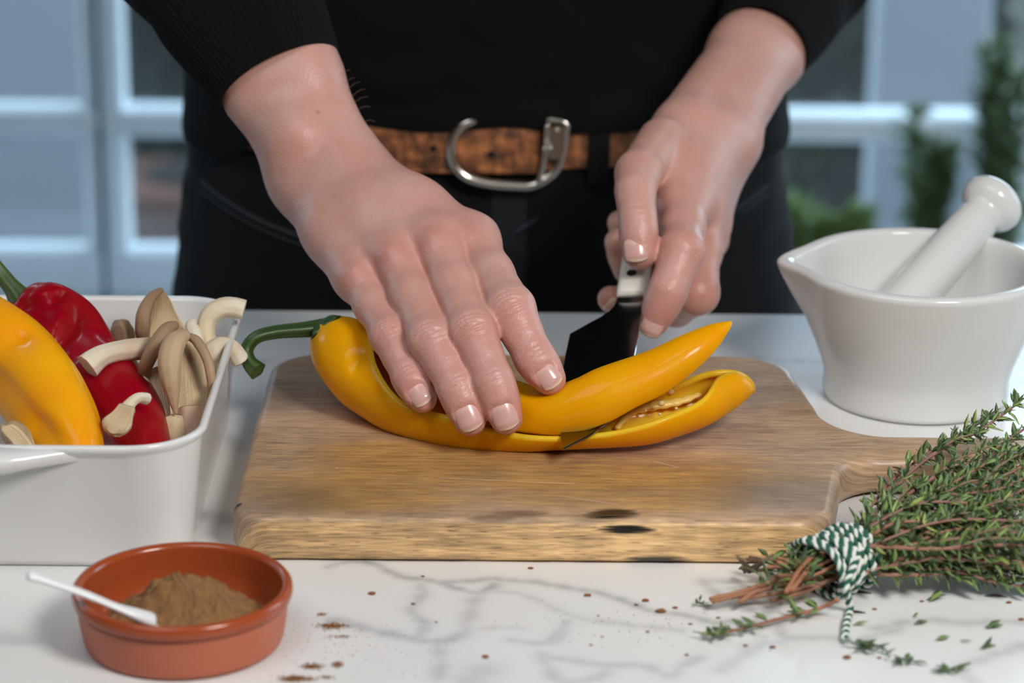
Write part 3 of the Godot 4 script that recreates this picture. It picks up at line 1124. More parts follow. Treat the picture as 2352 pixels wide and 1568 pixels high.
func build_bowl() -> void:
	var c := Vector3(-0.1087, 0, 0.3145)
	var t := thing("spice_bowl", "small glazed terracotta bowl of brown spice at the front left", "bowl", c)
	var pr := [Vector2(0, 0.0012), Vector2(0.026, 0.001), Vector2(0.0310, 0.0), Vector2(0.0327, 0.0008), Vector2(0.0334, 0.0028), Vector2(0.0345, 0.0095), Vector2(0.0348, 0.0142), Vector2(0.0352, 0.0152), Vector2(0.0362, 0.0160), Vector2(0.0366, 0.0176), Vector2(0.0364, 0.0193), Vector2(0.0356, 0.0203), Vector2(0.0344, 0.0205), Vector2(0.0332, 0.0199), Vector2(0.0326, 0.0186), Vector2(0.0320, 0.0120), Vector2(0.0308, 0.0060), Vector2(0.0275, 0.0038), Vector2(0.018, 0.0032), Vector2(0, 0.003)]
	obj("wall", lathe(pr.slice(0, 8) + [Vector2(0.0334, 0.0125), Vector2(0.0316, 0.0053), Vector2(0.026, 0.0028), Vector2(0, 0.0026)], c, 96), M.terracotta_raw, t)
	obj("glazed_rim", lathe([Vector2(0, 0.0027), Vector2(0.026, 0.0029), Vector2(0.0312, 0.0054), Vector2(0.0330, 0.0122)] + pr.slice(7), c, 96), M.terracotta, t)
	# the heap of ground spice
	var wob := FastNoiseLite.new()
	wob.seed = 21
	wob.frequency = 90.0
	wob.fractal_octaves = 5
	var rings := []
	var cols := []
	var peak := Vector2(0.003, -0.004)
	var low := Vector2(0.0112, 0.0)
	for j in 46:
		var ring := PackedVector3Array()
		var col := PackedColorArray()
		var rr := 0.0312 * j / 45.0
		for k in 110:
			var a := TAU * k / 110
			var q := Vector2(cos(a), sin(a)) * rr
			var h := 0.0072 + 0.0125 * exp(-(q - peak).length_squared() / (2.0 * 0.0105 * 0.0105)) + 0.006 * exp(-(q - Vector2(-0.010, -0.001)).length_squared() / (2.0 * 0.007 * 0.007))
			h -= 0.0035 * smoothstep(0.022, 0.031, rr)
			h += 0.0028 * wob.get_noise_2d(q.x * 1.6, q.y * 1.6) + 0.0012 * wob.get_noise_2d(q.x * 7.0, q.y * 7.0)
			ring.append(c + Vector3(q.x, maxf(0.0042, h), q.y))
			var s := 1.0 + 0.35 * wob.get_noise_2d(q.x * 14.0 + 3.0, q.y * 14.0)
			col.append(Color(0.240 * s, 0.122 * s, 0.045 * s))
		rings.append(ring)
		cols.append(col)
	var base := PackedVector3Array()
	var bcol := PackedColorArray()
	for k in 110:
		base.append(c + Vector3(cos(TAU * k / 110) * 0.026, 0.004, sin(TAU * k / 110) * 0.026))
		bcol.append(Color(0.2, 0.11, 0.04))
	rings.append(base)
	cols.append(bcol)
	var o := obj("ground_spice", loft(rings, true, true, true, cols), M.spice)
	tag(o, "heap of brown ground spice inside the terracotta bowl", "spice", "", "stuff")
	# the little white spoon
	var path := spline([Vector3(-0.1558, 0.0330, 0.3369), Vector3(-0.1486, 0.0300, 0.3362), Vector3(-0.1386, 0.0252, 0.3341), Vector3(-0.1288, 0.0200, 0.3327), Vector3(-0.1224, 0.0165, 0.3310), Vector3(-0.1171, 0.0132, 0.3284)], 8)
	var rr := []
	var sq := path.size()
	for k in sq:
		var s := float(k) / (sq - 1)
		rr.append(0.0019 + 0.0009 * exp(-pow((s - 0.05) / 0.08, 2)) + 0.0016 * smoothstep(0.55, 0.95, s) - (0.0012 if k == 0 else 0.0))
	var sp := thing("spoon", "small white spoon stuck in the brown spice, leaning on the terracotta rim", "spoon", path[0])
	obj("handle", tube(path, rr, 14, 0.62), M.spoon, sp)
	var tip: Vector3 = path[sq - 1]
	var dir: Vector3 = (tip - path[sq - 4]).normalized()
	obj("bowl", spoon_bowl(tip, dir), M.spoon, sp)


func spoon_bowl(at: Vector3, dir: Vector3) -> ArrayMesh:
	var side := dir.cross(Vector3.UP).normalized()
	var up := side.cross(dir).normalized()
	var rings := []
	for j in 13:
		var s := j / 12.0
		var w := 0.0065 * sqrt(maxf(0.02, 1.0 - pow(2.0 * s - 1.0, 2)))
		var ring := PackedVector3Array()
		for k in 9:
			var u := -1.0 + 2.0 * k / 8.0
			ring.append(at + dir * (s * 0.015 - 0.001) + side * u * w + up * (u * u - 1.0) * 0.0028 * w / 0.0065)
		for k in 9:
			var u := 1.0 - 2.0 * k / 8.0
			ring.append(at + dir * (s * 0.015 - 0.001) + side * u * w * 0.96 + up * ((u * u - 1.0) * 0.0028 * w / 0.0065 - 0.0009))
		rings.append(ring)
	return loft(rings)


# ------------------------------------------------------------------ peppers
# sections: [centre, upright radius, depth radius, first angle, last angle]; 0 faces the cook's far side (+z), 90 is up
func shell(sections: Array, per: int, n: int, thick: float, outer: Color, inner: Color, rim: Color, bump := 0.03, sd := 1, dents := []) -> ArrayMesh:
	var cs := []
	var ps := []
	for s in sections:
		cs.append(s[0])
		ps.append(Vector4(s[1], s[2], s[3], s[4]))
	var cc := spline(cs, per)
	var pp := spline(ps, per)
	var wob := FastNoiseLite.new()
	wob.seed = sd
	wob.frequency = 22.0
	wob.fractal_octaves = 2
	var rings := []
	var cols := []
	for i in cc.size():
		var t: Vector3 = (cc[mini(i + 1, cc.size() - 1)] - cc[maxi(i - 1, 0)]).normalized()
		var ez := (Vector3.BACK - t * t.z).normalized()
		var ey := ez.cross(t)
		if ey.y < 0.0:
			ey = -ey
		var c: Vector3 = cc[i]
		var q: Vector4 = pp[i]
		var th := minf(thick, minf(q.x, q.y) * 0.8)
		var ring := PackedVector3Array()
		var col := PackedColorArray()
		for side in 2:
			for k in n:
				var f := float(k) / (n - 1)
				if side == 1:
					f = 1.0 - f
				var a := deg_to_rad(lerpf(q.z, q.w, f))
				var dir := ez * cos(a) * q.y + ey * sin(a) * q.x
				var p := c + dir
				var w := wob.get_noise_3d(p.x, p.y, p.z)
				var k1 := 1.0 + bump * w
				var out := (ez * cos(a) + ey * sin(a))
				for d in dents:
					var dd: float = (p - d[0]).length_squared() / (d[1] * d[1])
					if dd < 6.0:
						p += d[2] * exp(-dd)
				p = c + (p - c) * k1
				var edge := minf(f, 1.0 - f) * (n - 1)
				if side == 1:
					var tt := th * (0.75 if edge < 0.5 else 1.0)
					p -= out * tt
				elif edge < 0.5:
					p -= out * th * 0.25
				ring.append(p)
				var g := 1.0 + 0.10 * wob.get_noise_3d(p.x * 3.0 + 9.0, p.y * 3.0, p.z * 3.0)
				var cl := outer if side == 0 else inner
				if edge < 1.2:
					cl = rim
				col.append(Color(cl.r, cl.g * g, cl.b))
		rings.append(ring)
		cols.append(col)
	return loft(rings, true, true, true, cols)


# a whole pepper: lobed tube; sections: [centre, radius]
func whole_pepper(sections: Array, per: int, n: int, lobes: float, phase: float, col: Color, sd: int, dents := []) -> ArrayMesh:
	var cs := []
	var rs := []
	for s in sections:
		cs.append(s[0])
		rs.append(float(s[1]))
	var cc := spline(cs, per)
	var rr := spline(rs, per)
	var fr := frames(cc)
	var wob := FastNoiseLite.new()
	wob.seed = sd
	wob.frequency = 18.0
	wob.fractal_octaves = 2
	var rings := []
	var cols := []
	for i in cc.size():
		var s := float(i) / (cc.size() - 1)
		var ring := PackedVector3Array()
		var cl := PackedColorArray()
		for k in n:
			var a := TAU * k / n
			var lob := 1.0 + lobes * (1.0 - 0.75 * s) * (absf(sin(1.5 * (a + phase + s * 0.7))) - 0.6)
			var dir: Vector3 = fr[i][1] * cos(a) + fr[i][2] * sin(a)
			var p: Vector3 = cc[i] + dir * maxf(rr[i], 0.0005)
			var w := 1.0 + 0.05 * wob.get_noise_3d(p.x, p.y, p.z)
			p = cc[i] + (p - cc[i]) * lob * w
			for d in dents:
				var dd: float = (p - d[0]).length_squared() / (d[1] * d[1])
				if dd < 6.0:
					p += d[2] * exp(-dd)
			ring.append(p)
			var g := 1.0 + 0.15 * wob.get_noise_3d(p.x * 2.0 + 5.0, p.y * 2.0, p.z * 2.0)
			cl.append(Color(col.r * (0.9 + 0.1 * g), col.g * g, col.b))
		rings.append(ring)
		cols.append(cl)
	return loft(rings, true, true, true, cols)


func stem_mesh(path_pts: Array, radii: Array, ribs: int, dark: Color, pale: Color) -> ArrayMesh:
	var path := spline(path_pts, 8)
	var rs := spline(radii, 8)
	var fr := frames(path)
	var rings := []
	var cols := []
	for i in path.size():
		var ring := PackedVector3Array()
		var cl := PackedColorArray()
		for k in 24:
			var a := TAU * k / 24
			var rb := 1.0 + 0.09 * cos(a * ribs)
			var r: float = rs[i] * rb
			ring.append(path[i] + (fr[i][1] * cos(a) + fr[i][2] * sin(a)) * r)
			cl.append(dark.lerp(pale, clampf(0.5 + 0.5 * cos(a * ribs) * 0.7, 0, 1) * (0.4 + 0.6 * float(i) / path.size())))
		rings.append(ring)
		cols.append(cl)
	return loft(rings, true, true, true, cols)


func build_pepper() -> void:
	var t := thing("yellow_pepper", "glossy yellow pointed pepper slit open lengthwise on the wooden board", "pepper", Vector3(-0.0040, 0.0139, 0.1700))
	var px := 0.0001655
	var outer := Color(0.95, 0.345, 0.003)
	var inner := Color(0.86, 0.44, 0.02)
	var rim := Color(0.90, 0.45, 0.02)
	var body := [
		[Vector3(-0.0743, 0.0490, 0.1260), 14 * px, 14 * px, 90.0, -268.0],
		[Vector3(-0.0732, 0.0479, 0.1270), 44 * px, 44 * px, 90.0, -268.0],
		[Vector3(-0.0710, 0.0455, 0.1290), 64 * px, 62 * px, 90.0, -268.0],
		[Vector3(-0.0670, 0.0419, 0.1330), 82 * px, 80 * px, 90.0, -268.0],
		[Vector3(-0.0605, 0.0369, 0.1400), 92 * px, 90 * px, 76.0, -258.0],
		[Vector3(-0.0505, 0.0319, 0.1480), 93 * px, 90 * px, 44.0, -238.0],
		[Vector3(-0.0358, 0.0277, 0.1580), 90 * px, 90 * px, 16.0, -218.0],
		[Vector3(-0.0188, 0.0261, 0.1670), 88 * px, 88 * px, 18.0, -204.0],
		[Vector3(-0.0024, 0.0264, 0.1730), 76 * px, 80 * px, 4.0, -200.0],
		[Vector3(0.0190, 0.0282, 0.1780), 65 * px, 76 * px, -13.0, -202.0],
		[Vector3(0.0371, 0.0296, 0.1790), 66 * px, 76 * px, -6.0, -204.0],
		[Vector3(0.0537, 0.0308, 0.1760), 72 * px, 80 * px, 12.0, -206.0],
		[Vector3(0.0690, 0.0326, 0.1680), 66 * px, 72 * px, 28.0, -218.0],
		[Vector3(0.0796, 0.0347, 0.1620), 54 * px, 54 * px, 70.0, -256.0],
		[Vector3(0.0865, 0.0353, 0.1590), 42 * px, 42 * px, 90.0, -268.0],
		[Vector3(0.0913, 0.0347, 0.1580), 24 * px, 24 * px, 90.0, -268.0],
		[Vector3(0.0937, 0.0340, 0.1580), 5 * px, 5 * px, 90.0, -268.0],
	]
	var dents := [[Vector3(-0.0593, 0.0426, 0.1550), 0.0035, Vector3(0, -0.0012, -0.0022)], [Vector3(-0.0715, 0.0285, 0.1400), 0.006, Vector3(0.0008, 0.0012, -0.0016)], [Vector3(0.0636, 0.0227, 0.1800), 0.012, Vector3(0, 0.0006, -0.001)]]
	obj("lower_half", shell(body, 8, 44, 0.0026, outer, inner, rim, 0.05, 3, dents), M.pepper, t)
	var lid := [
		[Vector3(-0.0625, 0.0418, 0.1280), 50 * px, 66 * px, 96.0, 176.0],
		[Vector3(-0.0507, 0.0357, 0.1320), 84 * px, 84 * px, 92.0, 186.0],
		[Vector3(-0.0333, 0.0285, 0.1420), 84 * px, 92 * px, 84.0, 190.0],
		[Vector3(-0.0160, 0.0259, 0.1520), 66 * px, 92 * px, 66.0, 186.0],
		[Vector3(0.0000, 0.0295, 0.1680), 62 * px, 88 * px, -8.0, 178.0],
		[Vector3(0.0190, 0.0326, 0.1770), 70 * px, 78 * px, -36.0, 176.0],
		[Vector3(0.0320, 0.0369, 0.1790), 72 * px, 74 * px, -36.0, 178.0],
		[Vector3(0.0435, 0.0415, 0.1770), 64 * px, 70 * px, -34.0, 178.0],
		[Vector3(0.0559, 0.0467, 0.1740), 56 * px, 64 * px, -40.0, 184.0],
		[Vector3(0.0682, 0.0539, 0.1710), 45 * px, 52 * px, -36.0, 190.0],
		[Vector3(0.0765, 0.0593, 0.1680), 30 * px, 34 * px, -34.0, 196.0],
		[Vector3(0.0810, 0.0628, 0.1670), 14 * px, 16 * px, -36.0, 206.0],
		[Vector3(0.0830, 0.0644, 0.1660), 3 * px, 3 * px, -40.0, 220.0],
	]
	var lid_dents := [[Vector3(0.0124, 0.0392, 0.1720), 0.0105, Vector3(0, -0.0052, -0.001)], [Vector3(0.0262, 0.0449, 0.1760), 0.005, Vector3(0, -0.0012, -0.0004)], [Vector3(0.0009, 0.0322, 0.1860), 0.007, Vector3(0, -0.0012, -0.0028)]]
	obj("upper_half", shell(lid, 8, 44, 0.0026, outer, inner, rim, 0.04, 4, lid_dents), M.pepper, t)
	# pale pith along the inside of the lower half, with seeds
	var pith := spline([Vector3(0.0400, 0.0244, 0.1754), Vector3(0.0458, 0.0285, 0.1677), Vector3(0.0542, 0.0303, 0.1660), Vector3(0.0642, 0.0316, 0.1645), Vector3(0.0727, 0.0334, 0.1608)], 8)
	var pr := []
	for k in pith.size():
		var s := float(k) / (pith.size() - 1)
		pr.append(0.0007 + 0.0016 * sin(PI * clampf(s * 0.9 + 0.05, 0, 1)) + 0.0003 * sin(k * 1.7))
	var pm := mat(Color(0.95, 0.80, 0.42), 0.4)
	pm.subsurf_scatter_enabled = true
	pm.subsurf_scatter_strength = 0.1
	obj("pith", tube(pith, pr, 12, 0.7), pm, t)
	var seeds := [[Vector3(0.0610, 0.0352, 0.1633), 0.0011], [Vector3(0.0568, 0.0343, 0.1741), 0.0011], [Vector3(0.0509, 0.0306, 0.1722), 0.0006], [Vector3(0.0625, 0.0322, 0.1738), 0.0006], [Vector3(0.0561, 0.0313, 0.1778), 0.0006]]
	for k in seeds.size():
		var big: float = seeds[k][1]
		obj("seed", ball(seeds[k][0], Vector3(big * 1.2, big, big * 0.7), 12, 8, 0.05, k + 2), M.seed, t)
	# stem and calyx
	var dk := lin(28, 52, 26)
	var pl := lin(70, 98, 40)
	var stem_pts := [Vector3(-0.0701, 0.0480, 0.1270), Vector3(-0.0752, 0.0477, 0.1270), Vector3(-0.0832, 0.0479, 0.1300), Vector3(-0.0933, 0.0478, 0.1330), Vector3(-0.1002, 0.0466, 0.1360), Vector3(-0.1038, 0.0422, 0.1380), Vector3(-0.1026, 0.0380, 0.1410), Vector3(-0.0990, 0.0353, 0.1440)]
	obj("stem", stem_mesh(stem_pts, [0.0042, 0.0036, 0.0029, 0.0026, 0.0025, 0.0026, 0.0030, 0.0037], 5, dk, pl), M.stem, t)
	var cal := []
	var ccol := []
	var c0 := Vector3(-0.0737, 0.0485, 0.1265)
	var ax := (Vector3(-0.0660, 0.0409, 0.1340) - c0).normalized()
	var e1 := (Vector3.UP - ax * ax.y).normalized()
	var e2 := ax.cross(e1)
	for j in 7:
		var s := j / 6.0
		var ring := PackedVector3Array()
		var cl := PackedColorArray()
		for k in 40:
			var a := TAU * k / 40
			var rag := 1.0 + 0.10 * sin(a * 5.0 + 0.7) * s + 0.05 * sin(a * 11.0) * s
			var r := (0.0032 + 0.0060 * s) * rag
			ring.append(c0 + ax * (-0.0012 + 0.0044 * s * s) + (e1 * cos(a) + e2 * sin(a)) * r)
			cl.append(dk.lerp(pl, 0.3 * s))
		cal.append(ring)
		ccol.append(cl)
	for j in 3:
		var s := 1.0 - j / 2.0 * 0.8
		var ring := PackedVector3Array()
		var cl := PackedColorArray()
		for k in 40:
			var a := TAU * k / 40
			var rag := 1.0 + 0.10 * sin(a * 5.0 + 0.7) * s
			ring.append(c0 + ax * (0.0002 + 0.0044 * s * s) + (e1 * cos(a) + e2 * sin(a)) * (0.0032 + 0.0057 * s) * rag)
			cl.append(dk)
		cal.append(ring)
		ccol.append(cl)
	obj("calyx", loft(cal, true, true, true, ccol), M.stem, t)


# ------------------------------------------------------------------ what lies in the dish
func build_dish_food() -> void:
	var p := 0.000172
	var red := Color(0.30, 0.004, 0.008)
	var yel := Color(0.93, 0.37, 0.004)
	var r := thing("red_pepper", "shiny dark red pointed pepper lying in the white baking dish", "pepper", Vector3(-0.1612, 0.0444, 0.1700))
	var rs := [
		[Vector3(-0.1955, 0.0577, 0.1200), 20 * p], [Vector3(-0.1930, 0.0553, 0.1210), 48 * p], [Vector3(-0.1871, 0.0532, 0.1240), 66 * p], [Vector3(-0.1813, 0.0517, 0.1280), 76 * p], [Vector3(-0.1747, 0.0476, 0.1340), 84 * p], [Vector3(-0.1666, 0.0422, 0.1460), 82 * p], [Vector3(-0.1591, 0.0384, 0.1580), 86 * p],
		[Vector3(-0.1508, 0.0345, 0.1740), 86 * p], [Vector3(-0.1425, 0.0315, 0.1920), 78 * p], [Vector3(-0.1351, 0.0288, 0.2120), 62 * p], [Vector3(-0.1296, 0.0257, 0.2280), 44 * p], [Vector3(-0.1265, 0.0238, 0.2380), 22 * p], [Vector3(-0.1252, 0.0232, 0.2440), 4 * p]]
	var rd := [[Vector3(-0.1704, 0.0634, 0.1430), 0.0055, Vector3(-0.001, -0.0036, -0.002)], [Vector3(-0.1825, 0.0609, 0.1420), 0.0055, Vector3(-0.0008, -0.0022, -0.0024)], [Vector3(-0.1646, 0.0577, 0.1550), 0.008, Vector3(-0.0016, -0.002, -0.0022)], [Vector3(-0.1522, 0.0520, 0.1520), 0.008, Vector3(-0.0024, -0.0012, -0.0012)]]
	for q in spline([Vector3(-0.1913, 0.0575, 0.1340), Vector3(-0.1847, 0.0613, 0.1390), Vector3(-0.1790, 0.0638, 0.1390), Vector3(-0.1757, 0.0641, 0.1340)], 6):
		rd.append([q, 0.0030, Vector3(-0.0001, -0.0006, -0.0012)])
	for q in spline([Vector3(-0.1692, 0.0573, 0.1450), Vector3(-0.1709, 0.0537, 0.1500), Vector3(-0.1745, 0.0489, 0.1560), Vector3(-0.1784, 0.0450, 0.1600)], 6):
		rd.append([q, 0.0036, Vector3(-0.0001, -0.0006, -0.0013)])
	for q in spline([Vector3(-0.1702, 0.0452, 0.1650), Vector3(-0.1613, 0.0417, 0.1700), Vector3(-0.1545, 0.0385, 0.1780)], 5):
		rd.append([q, 0.0040, Vector3(0.0, -0.0004, -0.0006)])
	obj("body", whole_pepper(rs, 10, 84, 0.16, 0.9, red, 11, rd), M.pepper, r)
	obj("stem", stem_mesh([Vector3(-0.1936, 0.0562, 0.1210), Vector3(-0.1975, 0.0606, 0.1190), Vector3(-0.2015, 0.0646, 0.1170), Vector3(-0.2071, 0.0704, 0.1150)], [0.0058, 0.0037, 0.0033, 0.0036], 5, lin(44, 66, 24), lin(86, 110, 44)), M.stem, r)
	var y := thing("yellow_pepper", "glossy yellow pepper lying in the white baking dish, front left", "pepper", Vector3(-0.1743, 0.0462, 0.2000))
	var ysec := [
		[Vector3(-0.2244, 0.0652, 0.1500), 20 * p], [Vector3(-0.2218, 0.0638, 0.1510), 60 * p], [Vector3(-0.2123, 0.0600, 0.1580), 96 * p], [Vector3(-0.2002, 0.0566, 0.1700), 104 * p], [Vector3(-0.1901, 0.0545, 0.1810), 104 * p], [Vector3(-0.1801, 0.0509, 0.1930), 98 * p],
		[Vector3(-0.1713, 0.0467, 0.2060), 92 * p], [Vector3(-0.1637, 0.0422, 0.2190), 84 * p], [Vector3(-0.1580, 0.0375, 0.2310), 70 * p], [Vector3(-0.1544, 0.0327, 0.2410), 52 * p], [Vector3(-0.1525, 0.0295, 0.2480), 28 * p], [Vector3(-0.1518, 0.0281, 0.2510), 4 * p]]
	var yd := [[Vector3(-0.1811, 0.0698, 0.2000), 0.008, Vector3(-0.0012, -0.0024, -0.002)], [Vector3(-0.1678, 0.0423, 0.2350), 0.007, Vector3(0, 0.001, -0.0030)], [Vector3(-0.1608, 0.0412, 0.2450), 0.007, Vector3(0.0005, 0.0005, -0.0025)], [Vector3(-0.1835, 0.0497, 0.2100), 0.010, Vector3(0, 0.0008, -0.002)]]
	for q in spline([Vector3(-0.1995, 0.0596, 0.1900), Vector3(-0.1878, 0.0523, 0.2030), Vector3(-0.1752, 0.0474, 0.2220), Vector3(-0.1646, 0.0425, 0.2400)], 8):
		yd.append([q, 0.0046, Vector3(0.0, 0.0002, -0.0011)])
	for q in spline([Vector3(-0.1952, 0.0686, 0.1760), Vector3(-0.1851, 0.0641, 0.1880), Vector3(-0.1790, 0.0618, 0.1960)], 6):
		yd.append([q, 0.0034, Vector3(0.0, -0.0008, -0.0010)])
	obj("body", whole_pepper(ysec, 10, 84, 0.17, 0.3, yel, 12, yd), M.pepper, y)
	obj("stem", stem_mesh([Vector3(-0.2236, 0.0649, 0.1500), Vector3(-0.2289, 0.0672, 0.1480), Vector3(-0.2360, 0.0677, 0.1460)], [0.005, 0.0035, 0.0035], 5, lin(44, 66, 24), lin(86, 110, 44)), M.stem, y)
	build_mushrooms()


# an oyster mushroom's cap: a fan from the stem (base) out to the rim; gills on the face turned to `gill_side`
func cap_mesh(base: Vector3, tip: Vector3, gill_side: Vector3, w0: float, w1: float, cup: float, roll: float, thick: float, top: Color, gill: Color, gills: int, sd: int, bend := 0.0) -> ArrayMesh:
	var L := (tip - base).length()
	var d := (tip - base).normalized()
	var g := (gill_side - d * d.dot(gill_side)).normalized()
	var s := d.cross(g)
	var wob := FastNoiseLite.new()
	wob.seed = sd
	wob.frequency = 60.0
	var nt := 26
	var na := 161
	var rings := []
	var cols := []
	for j in nt + 1:
		var t := float(j) / nt
		var w := lerpf(w0, w1, smoothstep(0.0, 0.8, t)) * (1.0 - 0.5 * pow(t, 6.0))
		var ring := PackedVector3Array()
		var cl := PackedColorArray()
		for side in 2:
			for k in na:
				var a := -1.0 + 2.0 * k / (na - 1)
				if side == 1:
					a = -a
				var aa := absf(a)
				# the sides and the rim roll over towards the gills
				var rolled := smoothstep(0.62, 1.0, aa) + smoothstep(0.78, 1.0, t) * (1.0 - 0.3 * aa)
				var fan := w * (a - signf(a) * 0.20 * roll * smoothstep(0.75, 1.0, aa))
				var along := L * t * (1.0 - 0.10 * a * a * t)
				var lift := cup * w * a * a * smoothstep(0.0, 0.5, t) + roll * w1 * 0.45 * rolled * smoothstep(0.05, 0.4, t) - bend * sin(PI * t)
				var q := base + d * along + s * fan + g * lift
				q += (g * wob.get_noise_3d(q.x, q.y, q.z) + s * wob.get_noise_3d(q.x + 3.0, q.y, q.z)) * 0.0012 * t
				var th := thick * (0.55 + 0.45 * (1.0 - t)) * (1.0 - 0.35 * smoothstep(0.8, 1.0, aa))
				var col := top
				if side == 0:
					q -= g * th * 0.5
					var n1 := 1.0 + 0.12 * wob.get_noise_3d(q.x * 3.0, q.y * 3.0, q.z * 3.0)
					col = Color(top.r * n1, top.g * n1, top.b * n1)
				else:
					q += g * th * 0.5
					var ridge := 0.0
					if aa < 0.86 and t < 0.93 and t > 0.06:
						ridge = absf(fposmod(a * gills * 0.5 + 0.15 * sin(a * 9.0 + sd), 1.0) - 0.5) * 2.0
						q += g * 0.0005 * ridge
						col = gill * (0.72 + 0.32 * ridge)
						col.a = 1.0
					else:
						col = top.lerp(gill, 0.35)
				ring.append(q)
				cl.append(col)
		rings.append(ring)
		cols.append(cl)
	return loft(rings, true, true, true, cols)


func mush_stem(pts: Array, radii: Array, c0: Color, c1: Color, sd: int, squash := 0.9) -> ArrayMesh:
	var path := spline(pts, 8)
	var rs := spline(radii, 8)
	var fr := frames(path, Vector3.BACK)
	var wob := FastNoiseLite.new()
	wob.seed = sd
	wob.frequency = 70.0
	wob.fractal_octaves = 3
	var rings := []
	var cols := []
	for i in path.size():
		var ring := PackedVector3Array()
		var cl := PackedColorArray()
		for k in 32:
			var a := TAU * k / 32
			var dir: Vector3 = fr[i][1] * cos(a) * squash + fr[i][2] * sin(a)
			var p: Vector3 = path[i] + dir * rs[i]
			var n := wob.get_noise_3d(p.x, p.y, p.z)
			ring.append(path[i] + dir * rs[i] * (1.0 + 0.10 * n + 0.03 * sin(a * 9.0)))
			var c := c0.lerp(c1, clampf(float(i) / path.size() + 0.3 * n, 0, 1))
			cl.append(Color(c.r * (1.0 + 0.1 * n), c.g * (1.0 + 0.12 * n), c.b * (1.0 + 0.14 * n)))
		rings.append(ring)
		cols.append(cl)
	return loft(rings, true, true, true, cols)


func mushroom(label: String, at: Vector3) -> Node3D:
	return thing("oyster_mushroom", label, "mushroom", at, "oyster mushrooms in the baking dish")


